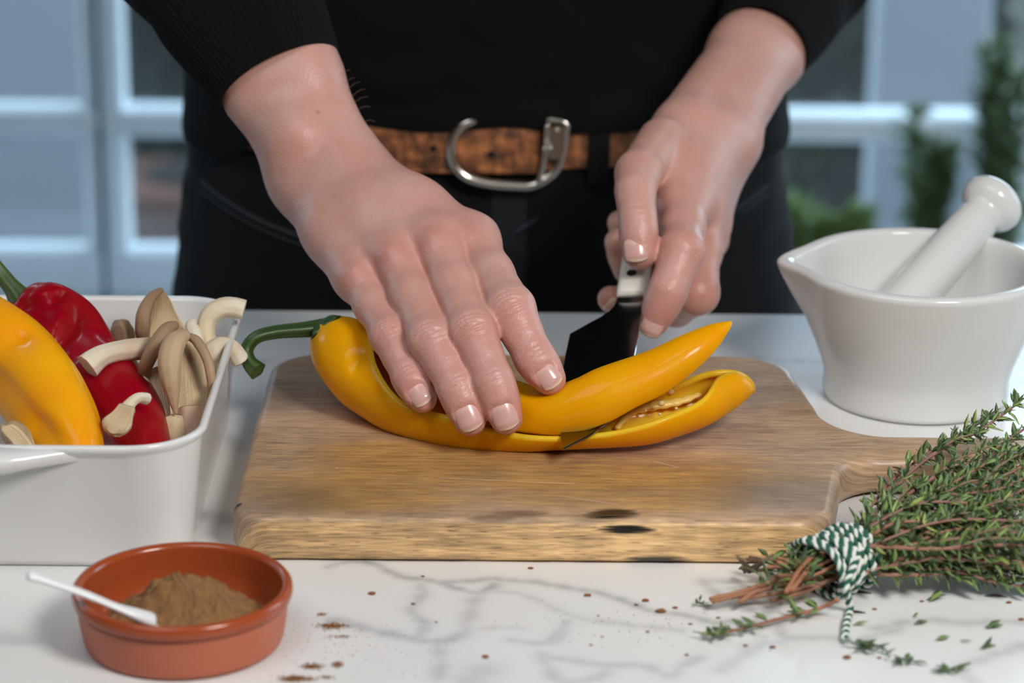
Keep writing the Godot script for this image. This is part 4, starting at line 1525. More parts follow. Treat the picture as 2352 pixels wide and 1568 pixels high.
func build_mushrooms() -> void:
	var brown := lin(150, 122, 92)
	var tan1 := lin(186, 158, 126)
	var cream := lin(222, 198, 160)
	var white := lin(228, 218, 196)
	var m: Material = M.mushroom
	# upright folded cap at the back
	var a := mushroom("oyster mushroom with its folded cap standing upright against the dish's back rim", Vector3(-0.1388, 0.0435, 0.1250))
	obj("cap", cap_mesh(Vector3(-0.1353, 0.0386, 0.1300), Vector3(-0.1399, 0.0601, 0.1170), Vector3(0.30, 0.1, 0.95), 0.0098, 0.0044, 0.10, 0.10, 0.0034, tan1, cream, 44, 41), m, a)
	obj("rolled_edge", mush_stem([Vector3(-0.1452, 0.0440, 0.1310), Vector3(-0.1449, 0.0493, 0.1330), Vector3(-0.1442, 0.0548, 0.1310), Vector3(-0.1423, 0.0589, 0.1260), Vector3(-0.1396, 0.0603, 0.1200), Vector3(-0.1383, 0.0603, 0.1190)], [0.0026, 0.0031, 0.0029, 0.0022, 0.0014, 0.0008], brown, brown, 51, 0.8), m, a)
	# pale curved stem hanging over the right rim
	var b := mushroom("oyster mushroom whose thick pale stem curves over the dish's right rim, uppermost", Vector3(-0.1198, 0.0454, 0.1250))
	obj("stem", mush_stem([Vector3(-0.1169, 0.0389, 0.1350), Vector3(-0.1200, 0.0459, 0.1330), Vector3(-0.1194, 0.0521, 0.1300), Vector3(-0.1149, 0.0558, 0.1280), Vector3(-0.1099, 0.0559, 0.1270), Vector3(-0.1054, 0.0549, 0.1270)], [0.0040, 0.0036, 0.0038, 0.0041, 0.0042, 0.0040], cream, white, 53), m, b)
	# second stem below it, cut end past the rim
	var c := mushroom("oyster mushroom whose stem bends down over the dish's right rim beside the green pepper stem", Vector3(-0.1150, 0.0379, 0.1400))
	obj("stem", mush_stem([Vector3(-0.1163, 0.0360, 0.1500), Vector3(-0.1167, 0.0428, 0.1480), Vector3(-0.1135, 0.0464, 0.1450), Vector3(-0.1091, 0.0447, 0.1430), Vector3(-0.1059, 0.0390, 0.1420)], [0.0052, 0.0046, 0.0033, 0.0034, 0.0038], tan1, white, 54), m, c)
	obj("cap", cap_mesh(Vector3(-0.1164, 0.0433, 0.1480), Vector3(-0.1173, 0.0359, 0.1600), Vector3(0.2, 0.3, 0.9), 0.004, 0.0075, 0.2, 0.4, 0.003, tan1, cream, 14, 42), m, c)
	# mushroom lying across the red pepper: thick stem to the left, cap seen on edge
	var d := mushroom("oyster mushroom lying across the red pepper, cut stem end to the left", Vector3(-0.1469, 0.0480, 0.1650))
	obj("stem", mush_stem([Vector3(-0.1595, 0.0492, 0.1800), Vector3(-0.1547, 0.0521, 0.1760), Vector3(-0.1484, 0.0525, 0.1710), Vector3(-0.1418, 0.0521, 0.1670), Vector3(-0.1366, 0.0513, 0.1640)], [0.0050, 0.0043, 0.0041, 0.0042, 0.0044], white, tan1, 55), m, d)
	obj("cap_edge", mush_stem([Vector3(-0.1395, 0.0428, 0.1760), Vector3(-0.1375, 0.0498, 0.1780), Vector3(-0.1339, 0.0567, 0.1760), Vector3(-0.1305, 0.0610, 0.1710), Vector3(-0.1276, 0.0611, 0.1650)], [0.0020, 0.0027, 0.0029, 0.0027, 0.0016], brown, brown, 56), m, d)
	obj("torn_tip", mush_stem([Vector3(-0.1400, 0.0445, 0.1780), Vector3(-0.1381, 0.0428, 0.1800), Vector3(-0.1379, 0.0394, 0.1800)], [0.0014, 0.0020, 0.0008], cream, white, 57), m, d)
	# the large one with open gills in front
	var e := mushroom("largest oyster mushroom, rolled cap and open gills facing forward, front right of the dish", Vector3(-0.1216, 0.0413, 0.1850))
	obj("cap", cap_mesh(Vector3(-0.1191, 0.0263, 0.1960), Vector3(-0.1225, 0.0583, 0.1720), Vector3(0.22, 0.30, 0.93), 0.0072, 0.0094, 0.08, 0.08, 0.0034, tan1, cream, 56, 44), m, e)
	obj("rolled_edge", mush_stem([Vector3(-0.1242, 0.0377, 0.1990), Vector3(-0.1251, 0.0433, 0.1980), Vector3(-0.1261, 0.0500, 0.1960), Vector3(-0.1265, 0.0571, 0.1920), Vector3(-0.1249, 0.0616, 0.1860), Vector3(-0.1221, 0.0623, 0.1800)], [0.0006, 0.0022, 0.0038, 0.0044, 0.0040, 0.0022], tan1, tan1, 58), m, e)
	obj("rolled_edge", mush_stem([Vector3(-0.1140, 0.0345, 0.1900), Vector3(-0.1121, 0.0431, 0.1900), Vector3(-0.1120, 0.0497, 0.1900), Vector3(-0.1137, 0.0555, 0.1870), Vector3(-0.1177, 0.0603, 0.1820), Vector3(-0.1216, 0.0616, 0.1790)], [0.0004, 0.0014, 0.0018, 0.0019, 0.0019, 0.0014], tan1, brown, 59), m, e)
	obj("stem", mush_stem([Vector3(-0.1199, 0.0353, 0.1900), Vector3(-0.1192, 0.0316, 0.1940), Vector3(-0.1186, 0.0278, 0.2000), Vector3(-0.1186, 0.0249, 0.2060)], [0.0062, 0.0060, 0.0055, 0.0046], lin(206, 172, 146), lin(170, 132, 116), 60), m, e)
	# the small one on the red pepper
	var f := mushroom("smallest whole oyster mushroom, lying on the red pepper's tip", Vector3(-0.1418, 0.0417, 0.2150))
	obj("stem", mush_stem([Vector3(-0.1335, 0.0467, 0.2080), Vector3(-0.1360, 0.0485, 0.2120), Vector3(-0.1383, 0.0479, 0.2160), Vector3(-0.1402, 0.0453, 0.2200)], [0.0024, 0.0021, 0.0023, 0.0032], white, cream, 61), m, f)
	obj("cap", cap_mesh(Vector3(-0.1390, 0.0476, 0.2200), Vector3(-0.1432, 0.0420, 0.2320), Vector3(-0.1, 0.6, 0.8), 0.0030, 0.0055, 0.12, -0.35, 0.003, tan1, cream, 16, 45), m, f)
	# caps further down
	var g := mushroom("brown oyster mushroom cap standing behind the red pepper", Vector3(-0.1560, 0.0433, 0.1250))
	obj("cap", cap_mesh(Vector3(-0.1521, 0.0367, 0.1280), Vector3(-0.1576, 0.0485, 0.1220), Vector3(0.3, 0.2, -0.9), 0.004, 0.0062, 0.2, 0.5, 0.0045, brown, cream, 12, 46), m, g)
	var h := mushroom("shaded oyster mushroom lying deep in the dish behind the largest one", Vector3(-0.1313, 0.0324, 0.1750))
	obj("cap", cap_mesh(Vector3(-0.1257, 0.0270, 0.1980), Vector3(-0.1342, 0.0453, 0.1720), Vector3(0.2, 0.35, 0.9), 0.007, 0.0105, 0.1, 0.3, 0.004, tan1, lin(206, 176, 150), 26, 47), m, h)
	obj("stem", mush_stem([Vector3(-0.1259, 0.0319, 0.1950), Vector3(-0.1245, 0.0294, 0.2020), Vector3(-0.1236, 0.0273, 0.2100)], [0.0056, 0.0050, 0.0040], cream, tan1, 62), m, h)
	var i := mushroom("torn pale oyster mushroom stem between the upright cap and the curved stem", Vector3(-0.1246, 0.0487, 0.1350))
	obj("stem", mush_stem([Vector3(-0.1228, 0.0412, 0.1420), Vector3(-0.1238, 0.0461, 0.1380), Vector3(-0.1255, 0.0505, 0.1340), Vector3(-0.1247, 0.0520, 0.1320)], [0.0034, 0.0034, 0.0026, 0.0015], white, white, 63), m, i)
	var j := mushroom("curled slice of mushroom at the dish's front left, under the yellow pepper", Vector3(-0.1775, 0.0370, 0.2300))
	obj("cap", cap_mesh(Vector3(-0.1701, 0.0371, 0.2440), Vector3(-0.1824, 0.0437, 0.2320), Vector3(0.3, 0.9, 0.3), 0.004, 0.0055, 0.5, 0.5, 0.0028, tan1, cream, 10, 48), m, j)
	var k := mushroom("piece of mushroom at the dish's front rim beside the red pepper's tip", Vector3(-0.1174, 0.0377, 0.2350))
	obj("cap", cap_mesh(Vector3(-0.1165, 0.0342, 0.2380), Vector3(-0.1198, 0.0385, 0.2300), Vector3(-0.2, 0.3, 0.9), 0.004, 0.0050, 0.2, -0.3, 0.0035, tan1, cream, 10, 49), m, k)


# ------------------------------------------------------------------ the knife
func build_knife() -> void:
	var t := thing("knife", "small kitchen knife with white riveted handle slicing the yellow pepper", "knife", Vector3(0.0483, 0.0454, 0.0810))
	# the blade lies in a plane that slopes down towards the lens; its outline runs round once
	var o := Vector3(0.0483, 0.0453, 0.0808)
	var e := Vector3(0.0191, 0.0257, 0.1997)
	var r := Vector3(0.0538, 0.0458, 0.0822)
	var ax := (e - o)
	var sd := (r - o).normalized()
	var n := ax.cross(sd).normalized()
	if n.y < 0.0:
		n = -n
	ax = ax.normalized()
	sd = n.cross(ax) * signf(n.cross(ax).dot(sd))
	var pts := [
		Vector3(0.0430, 0.0448, 0.0794), Vector3(0.0416, 0.0439, 0.0848), Vector3(0.0393, 0.0430, 0.0895), Vector3(0.0360, 0.0421, 0.0936), Vector3(0.0310, 0.0408, 0.0983), Vector3(0.0233, 0.0388, 0.1060),
		Vector3(0.0213, 0.0362, 0.1238), Vector3(0.0197, 0.0335, 0.1423), Vector3(0.0188, 0.0298, 0.1693), Vector3(0.0185, 0.0266, 0.1928), Vector3(0.0194, 0.0256, 0.2011),
		Vector3(0.0286, 0.0277, 0.1938), Vector3(0.0369, 0.0300, 0.1847), Vector3(0.0416, 0.0316, 0.1768), Vector3(0.0455, 0.0352, 0.1540), Vector3(0.0490, 0.0391, 0.1279), Vector3(0.0515, 0.0424, 0.1059), Vector3(0.0538, 0.0458, 0.0822)]
	var outline := []
	for p in pts:
		var q: Vector3 = p - o
		outline.append(Vector2(q.dot(ax), q.dot(sd)))
	obj("blade", plate(o, ax, sd, n, outline, 0.0011), M.blade, t)
	# bolster and handle: rounded-box sections along the axis behind the blade
	var hx := (Vector3(0.0521, 0.0532, 0.0549) - Vector3(0.0483, 0.0453, 0.0808)).normalized()
	var up := (n - hx * hx.dot(n)).normalized()
	var ri := hx.cross(up)
	var c0 := Vector3(0.0483, 0.0450, 0.0809)
	var sec := func(s: float, hw: float, hh: float) -> PackedVector3Array:
		var ring := PackedVector3Array()
		for k in 24:
			var a := TAU * k / 24
			var cx := signf(cos(a)) * pow(absf(cos(a)), 0.55)
			var cy := signf(sin(a)) * pow(absf(sin(a)), 0.55)
			ring.append(c0 + hx * s + ri * cx * hw + up * cy * hh)
		return ring
	obj("bolster", loft([sec.call(-0.0062, 0.0054, 0.0008), sec.call(-0.0030, 0.0055, 0.0013), sec.call(0.0005, 0.0056, 0.0018), sec.call(0.0034, 0.0056, 0.0021)]), M.blade, t)
	obj("handle", loft([sec.call(0.0018, 0.0055, 0.0030), sec.call(0.0030, 0.0058, 0.0042), sec.call(0.0060, 0.0059, 0.0054), sec.call(0.02, 0.0060, 0.0060), sec.call(0.045, 0.0064, 0.0066), sec.call(0.075, 0.0062, 0.0062), sec.call(0.090, 0.0068, 0.0066), sec.call(0.094, 0.0055, 0.0052), sec.call(0.0955, 0.003, 0.003)]), M.handle, t)
	for s in [0.0125, 0.045, 0.078]:
		obj("rivet", lathe([Vector2(0, -0.0002), Vector2(0.0021, -0.0002), Vector2(0.0021, 0.0003), Vector2(0.0016, 0.0005), Vector2(0, 0.0005)], c0 + hx * s + up * (0.0056 + 0.0085 * s), 20, Basis(ri, up, ri.cross(up))), M.rivet, t)


# a flat outline with real thickness and slightly eased edges
func plate(o: Vector3, ax: Vector3, sd: Vector3, n: Vector3, outline: Array, thick: float) -> ArrayMesh:
	var poly := PackedVector2Array()
	for q in outline:
		poly.append(q)
	var v := PackedVector3Array()
	var idx := PackedInt32Array()
	var c := poly.size()
	for lay in [[0.0003, 0.5], [0.0, 0.2], [0.0, -0.2], [0.0003, -0.5]]:
		for i in c:
			var d := (poly[(i + 1) % c] - poly[(i - 1 + c) % c]).normalized()
			var inw := Vector2(-d.y, d.x)
			if Geometry2D.is_polygon_clockwise(poly):
				inw = -inw
			var q: Vector2 = poly[i] + inw * lay[0]
			v.append(o + ax * q.x + sd * q.y + n * thick * lay[1])
	for r in 3:
		for i in c:
			var a := r * c + i
			var b := r * c + (i + 1) % c
			var d2 := (poly[(i + 1) % c] - poly[i]).normalized()
			var ow := Vector2(d2.y, -d2.x)
			if Geometry2D.is_polygon_clockwise(poly):
				ow = -ow
			var out := ax * ow.x + sd * ow.y
			tri_out(idx, v, a, b, b + c, out)
			tri_out(idx, v, a, b + c, a + c, out)
	var wide := PackedVector2Array()
	for q in poly:
		wide.append(q * 1000.0)
	var tri := Geometry2D.triangulate_polygon(wide)
	for e in [0, 3]:
		for k in range(0, tri.size(), 3):
			tri_out(idx, v, e * c + tri[k], e * c + tri[k + 1], e * c + tri[k + 2], n if e == 0 else -n)
	return flat(v, idx)



# ------------------------------------------------------------------ a field of tapered bones, meshed where it is zero
class Field:
	var a := PackedVector3Array()
	var ba := PackedVector3Array()
	var il := PackedFloat32Array()
	var r0 := PackedFloat32Array()
	var r1 := PackedFloat32Array()
	var grp := PackedInt32Array()
	var k_palm := 0.010
	var k_finger := 0.004
	var k_web := 0.007

	func bone(group: int, p: Vector3, q: Vector3, rp: float, rq: float) -> void:
		a.append(p)
		ba.append(q - p)
		il.append(1.0 / maxf((q - p).length_squared(), 1e-9))
		r0.append(rp)
		r1.append(rq - rp)
		grp.append(group)

	# joints with radii; the shaft between two joints is a little slimmer
	func finger(group: int, j: Array, r: Array, slim := 0.90) -> void:
		for i in j.size() - 1:
			var mid: Vector3 = (j[i] + j[i + 1]) * 0.5
			var rm: float = (r[i] + r[i + 1]) * 0.5 * (slim if i < j.size() - 2 else 1.0)
			bone(group, j[i], mid, r[i], rm)
			bone(group, mid, j[i + 1], rm, r[i + 1])

	func one(i: int, p: Vector3) -> float:
		var pa := p - a[i]
		var t := clampf(pa.dot(ba[i]) * il[i], 0.0, 1.0)
		return (pa - ba[i] * t).length() - (r0[i] + r1[i] * t)

	func ev(p: Vector3, list: PackedInt32Array) -> float:
		var palm := 10.0
		var digits := 10.0
		var cur := 10.0
		var cg := -1
		for i in list:
			var pa := p - a[i]
			var t := clampf(pa.dot(ba[i]) * il[i], 0.0, 1.0)
			var d := (pa - ba[i] * t).length() - (r0[i] + r1[i] * t)
			var g := grp[i]
			if g != cg:
				if cg == 0:
					palm = cur
				elif cg > 0:
					digits = _join(digits, cur, 0.0014)
				cur = d
				cg = g
			else:
				cur = _join(cur, d, k_palm if g == 0 else k_finger)
		if cg == 0:
			palm = cur
		elif cg > 0:
			digits = _join(digits, cur, 0.0014)
		return _join(palm, digits, k_web)

	func _join(x: float, y: float, k: float) -> float:
		var h := maxf(k - absf(x - y), 0.0) / k
		return minf(x, y) - h * h * k * 0.25

	# surface nets on an octree; returns [vertices, normals, indices]
	func mesh(cell: float) -> Array:
		var lo := Vector3.INF
		var hi := -Vector3.INF
		for i in a.size():
			var rr := maxf(r0[i], r0[i] + r1[i]) + cell * 3.0
			for q in [a[i], a[i] + ba[i]]:
				lo = lo.min(q - Vector3(rr, rr, rr))
				hi = hi.max(q + Vector3(rr, rr, rr))
		var block := 32
		var n := ((hi - lo) / (cell * block)).ceil()
		var all := PackedInt32Array(range(a.size()))
		var stack := []
		for z in int(n.z):
			for y in int(n.y):
				for x in int(n.x):
					stack.append([x * block, y * block, z * block, block, all])
		var corners := {}
		var cells := {}
		var lists := []
		var cell_list := PackedInt32Array()
		var vtx := PackedVector3Array()
		var keys := PackedInt64Array()
		var signs := PackedInt32Array()
		while stack.size():
			var s: Array = stack.pop_back()
			var size: int = s[3]
			var half := size * cell * 0.5
			var c := lo + Vector3(s[0], s[1], s[2]) * cell + Vector3(half, half, half)
			var R := half * 1.7321
			var list: PackedInt32Array = s[4]
			var ds := PackedFloat32Array()
			var dm := 10.0
			for i in list:
				var d := one(i, c)
				ds.append(d)
				dm = minf(dm, d)
			if dm > R * 1.15 + 0.006 * (1.0 if cell < 0.005 else 6.0):
				continue
			if dm < -R * 1.3 - 0.002:
				continue
			if size > 1:
				var keep := PackedInt32Array()
				for q in list.size():
					if ds[q] < dm + 2.4 * R + 0.012 * (1.0 if cell < 0.005 else 6.0):
						keep.append(list[q])
				var h := size / 2
				for q in 8:
					stack.append([s[0] + (q & 1) * h, s[1] + ((q >> 1) & 1) * h, s[2] + ((q >> 2) & 1) * h, h, keep])
				continue
			var cd := PackedFloat32Array()
			var mask := 0
			for q in 8:
				var X: int = s[0] + (q & 1)
				var Y: int = s[1] + ((q >> 1) & 1)
				var Z: int = s[2] + ((q >> 2) & 1)
				var key := X + Y * 4096 + Z * 16777216
				var d: float
				if corners.has(key):
					d = corners[key]
				else:
					d = ev(lo + Vector3(X, Y, Z) * cell, list)
					corners[key] = d
				cd.append(d)
				if d < 0.0:
					mask |= 1 << q
			if mask == 0 or mask == 255:
				continue
			var sum := Vector3.ZERO
			var cnt := 0
			for q in 8:
				for ax in 3:
					var o := q | (1 << ax)
					if o == q:
						continue
					if (cd[q] < 0.0) != (cd[o] < 0.0):
						var t := cd[q] / (cd[q] - cd[o])
						var p := Vector3(q & 1, (q >> 1) & 1, (q >> 2) & 1)
						p[ax] += t
						sum += p
						cnt += 1
			var ck: int = s[0] + s[1] * 4096 + s[2] * 16777216
			cells[ck] = vtx.size()
			vtx.append(lo + (Vector3(s[0], s[1], s[2]) + sum / cnt) * cell)
			keys.append(ck)
			signs.append(mask)
			cell_list.append(lists.size())
			lists.append(list)
		var idx := PackedInt32Array()
		var step := [1, 4096, 16777216]
		for i in vtx.size():
			var m := signs[i]
			var s0 := m & 1
			for ax in 3:
				var s1 := (m >> (1 << ax)) & 1
				if s0 == s1:
					continue
				var u: int = step[(ax + 1) % 3]
				var w: int = step[(ax + 2) % 3]
				var kk := keys[i]
				if not (cells.has(kk - u) and cells.has(kk - w) and cells.has(kk - u - w)):
					continue
				var b: int = cells[kk - u]
				var c: int = cells[kk - u - w]
				var d: int = cells[kk - w]
				if s0 == 0:
					idx.append_array([i, b, c, i, c, d])
				else:
					idx.append_array([i, c, b, i, d, c])
		var nr := PackedVector3Array()
		nr.resize(vtx.size())
		var e := cell * 0.4
		var k1 := Vector3(1, -1, -1)
		var k2 := Vector3(-1, -1, 1)
		var k3 := Vector3(-1, 1, -1)
		var k4 := Vector3(1, 1, 1)
		for i in vtx.size():
			var p := vtx[i]
			var list: PackedInt32Array = lists[cell_list[i]]
			var d1 := ev(p + k1 * e, list)
			var d2 := ev(p + k2 * e, list)
			var d3 := ev(p + k3 * e, list)
			var d4 := ev(p + k4 * e, list)
			var g := (k1 * d1 + k2 * d2 + k3 * d3 + k4 * d4).normalized()
			nr[i] = g
			vtx[i] = p - g * clampf((d1 + d2 + d3 + d4) * 0.25, -cell, cell)
		return [vtx, nr, idx]


# skin details: creases and swellings (moving the surface along its normal) and patches of colour
class SkinDetail:
	var c := PackedVector3Array()
	var ax := PackedVector3Array()
	var nn := PackedVector3Array()
	var par := []
	var tint_c := PackedVector3Array()
	var tint_r := PackedFloat32Array()
	var tint := PackedColorArray()
	var bump_c := PackedVector3Array()
	var bump_r := PackedFloat32Array()
	var bump_h := PackedFloat32Array()

	# a crease across the finger: centre, finger direction, facing, half length, depth, half width, bow
	func crease(at: Vector3, axis: Vector3, face: Vector3, half: float, depth: float, width: float, bow := 0.0) -> void:
		c.append(at)
		ax.append(axis.normalized())
		nn.append((face - axis.normalized() * axis.normalized().dot(face)).normalized())
		par.append(Vector4(half, depth, width, bow))

	func knuckle(at: Vector3, axis: Vector3, face: Vector3, r: float, deep := 1.0) -> void:
		var d := axis.normalized()
		for s in [[-0.40, 0.8, 0.22], [-0.22, 0.7, 0.30], [-0.05, 0.62, 0.34], [0.13, 0.66, 0.32], [0.31, 0.76, 0.26], [0.50, 0.8, 0.16]]:
			crease(at + d * r * s[0], d, face, r * s[1], s[2] * 0.0030 * deep, 0.00055, -signf(s[0]) * 0.22 / r)
		bump(at + face.normalized() * r * 0.8, r * 0.75, 0.0003)

	func bump(at: Vector3, r: float, h: float) -> void:
		bump_c.append(at)
		bump_r.append(r)
		bump_h.append(h)

	func patch(at: Vector3, r: float, col: Color) -> void:
		tint_c.append(at)
		tint_r.append(r)
		tint.append(col)

	func move(p: Vector3, n: Vector3) -> float:
		var d := 0.0
		for i in bump_c.size():
			var q := (p - bump_c[i]).length_squared() / (bump_r[i] * bump_r[i])
			if q < 4.0:
				d += bump_h[i] * exp(-q * 1.4)
		for i in c.size():
			var v: Vector3 = p - c[i]
			var k: Vector4 = par[i]
			if v.length_squared() > 4.0 * k.x * k.x + 0.00002:
				continue
			var f := n.dot(nn[i])
			if f < 0.05:
				continue
			var l := v.dot(nn[i].cross(ax[i]))
			var s := v.dot(ax[i]) - k.w * l * l
			var e := absf(l) / k.x
			if e < 1.0 and absf(s) < k.z * 3.5:
				d -= k.y * exp(-s * s / (k.z * k.z)) * (1.0 - e * e) * minf(1.0, f * 2.0)
		return d

	func colour(p: Vector3, base: Color) -> Color:
		var o := base
		for i in tint_c.size():
			var q := (p - tint_c[i]).length_squared() / (tint_r[i] * tint_r[i])
			if q < 4.0:
				o = o.lerp(tint[i], tint[i].a * exp(-q * 1.5))
		o.a = 1.0
		return o


func skinned(f: Field, sk: SkinDetail, cell: float, base: Color, sd: int) -> ArrayMesh:
	var r := f.mesh(cell)
	var v: PackedVector3Array = r[0]
	var n: PackedVector3Array = r[1]
	var idx: PackedInt32Array = r[2]
	var mot := FastNoiseLite.new()
	mot.seed = sd
	mot.frequency = 130.0
	mot.fractal_octaves = 3
	var col := PackedColorArray()
	col.resize(v.size())
	for i in v.size():
		var p := v[i]
		var m := mot.get_noise_3d(p.x, p.y, p.z)
		var m2 := mot.get_noise_3d(p.x * 0.25 + 7.0, p.y * 0.25, p.z * 0.25)
		var c: Color = sk.colour(p, base)
		col[i] = Color(c.r * (1.0 + 0.03 * m + 0.03 * m2), c.g * (1.0 + 0.05 * m + 0.13 * m2), c.b * (1.0 + 0.06 * m + 0.14 * m2))
		v[i] = p + n[i] * (sk.move(p, n[i]) + 0.00007 * m)
	return finish(v, idx, col)


# a fingernail: a curved plate laid on the finger's back near the tip
func nail(at: Vector3, axis: Vector3, face: Vector3, r: float, width: float, length: float) -> ArrayMesh:
	var d := axis.normalized()
	var n := (face - d * d.dot(face)).normalized()
	var s := d.cross(n)
	var half := asin(minf(0.98, width * 0.5 / r))
	var rings := []
	var cols := []
	var nu := 17
	var nv := 22
	var pink := lin(208, 164, 156)
	var lun := lin(222, 178, 164)
	var white := lin(222, 198, 176)
	for j in nv:
		var t := float(j) / (nv - 1)
		var top := PackedVector3Array()
		var low := PackedVector3Array()
		var c1 := PackedColorArray()
		var c2 := PackedColorArray()
		for k in nu:
			var u := -1.0 + 2.0 * k / (nu - 1)
			var z0 := -length * 0.5 * sqrt(maxf(0.0, 1.0 - 0.55 * u * u))
			var z1 := length * 0.5 * (1.0 - 0.26 * pow(absf(u), 2.6))
			var z := lerpf(z0, z1, t)
			var ang := u * half
			var zz := z / (length * 0.5)
			var rr := r + 0.00025 - 0.0005 * zz * zz - 0.0009 * smoothstep(0.5, 1.0, zz) - 0.0007 * smoothstep(0.86, 1.0, absf(u)) - 0.0008 * smoothstep(0.85, 1.0, -zz)
			var p := at + d * z + s * sin(ang) * rr + n * (cos(ang) * rr - r)
			top.append(p)
			low.append(p - (s * sin(ang) + n * cos(ang)) * 0.0007)
			var edge := z1 - 0.0009 - 0.0003 * u * u
			var c := pink.lerp(white, smoothstep(edge - 0.0004, edge + 0.0002, z))
			c = c.lerp(lun, 0.8 * smoothstep(-0.30, -0.6, zz - 0.2 * u * u))
			c1.append(c)
			c2.append(c)
		low.reverse()
		top.append_array(low)
		c1.append_array(c2)
		rings.append(top)
		cols.append(c1)
	return loft(rings, true, true, true, cols)


func sleeve(path_pts: Array, radii: Array, squash: float, up: Vector3, rib_len: float, sd: int) -> ArrayMesh:
	# a knitted sleeve: ribbed near the cuff, folded inwards at its mouth
	var per := 14
	var path := spline(path_pts, per)
	var rs := spline(radii, per)
	var fr := frames(path, up)
	var wob := FastNoiseLite.new()
	wob.seed = sd
	wob.frequency = 14.0
	var rings := []
	var run := 0.0
	var sides := 480
	for k in 3:
		# the inside of the mouth
		var ring := PackedVector3Array()
		var into: float = [0.016, 0.006, 0.0012][k]
		var rr: float = rs[0] - [0.0022, 0.0020, 0.0012][k]
		for q in sides:
			var a := TAU * q / sides
			ring.append(path[0] + fr[0][0] * into + (fr[0][1] * cos(a) * squash + fr[0][2] * sin(a)) * rr)
		rings.append(ring)
	for i in path.size():
		if i > 0:
			run += path[i].distance_to(path[i - 1])
		var ring := PackedVector3Array()
		var rb := 1.0 - 0.6 * smoothstep(rib_len, rib_len * 1.6, run)
		for q in sides:
			var a := TAU * q / sides
			var dir: Vector3 = fr[i][1] * cos(a) * squash + fr[i][2] * sin(a)
			var p: Vector3 = path[i] + dir * rs[i]
			var rib := pow(0.5 + 0.5 * cos(a * 80.0 + 0.6 * sin(a * 3.0)), 0.6) * 0.0007 * rb * smoothstep(-0.001, 0.004, run)
			var fold := 0.0022 * wob.get_noise_3d(p.x, p.y, p.z) * smoothstep(0.01, 0.06, run)
			ring.append(p + dir * (rib + fold))
		rings.append(ring)
	return loft(rings)


func oval(c: Vector3, hx: float, hz: float, pw: float, n: int) -> PackedVector3Array:
	var p := PackedVector3Array()
	for k in n:
		var a := TAU * k / n
		p.append(c + Vector3(signf(cos(a)) * pow(absf(cos(a)), pw) * hx, 0, signf(sin(a)) * pow(absf(sin(a)), pw) * hz))
	return p


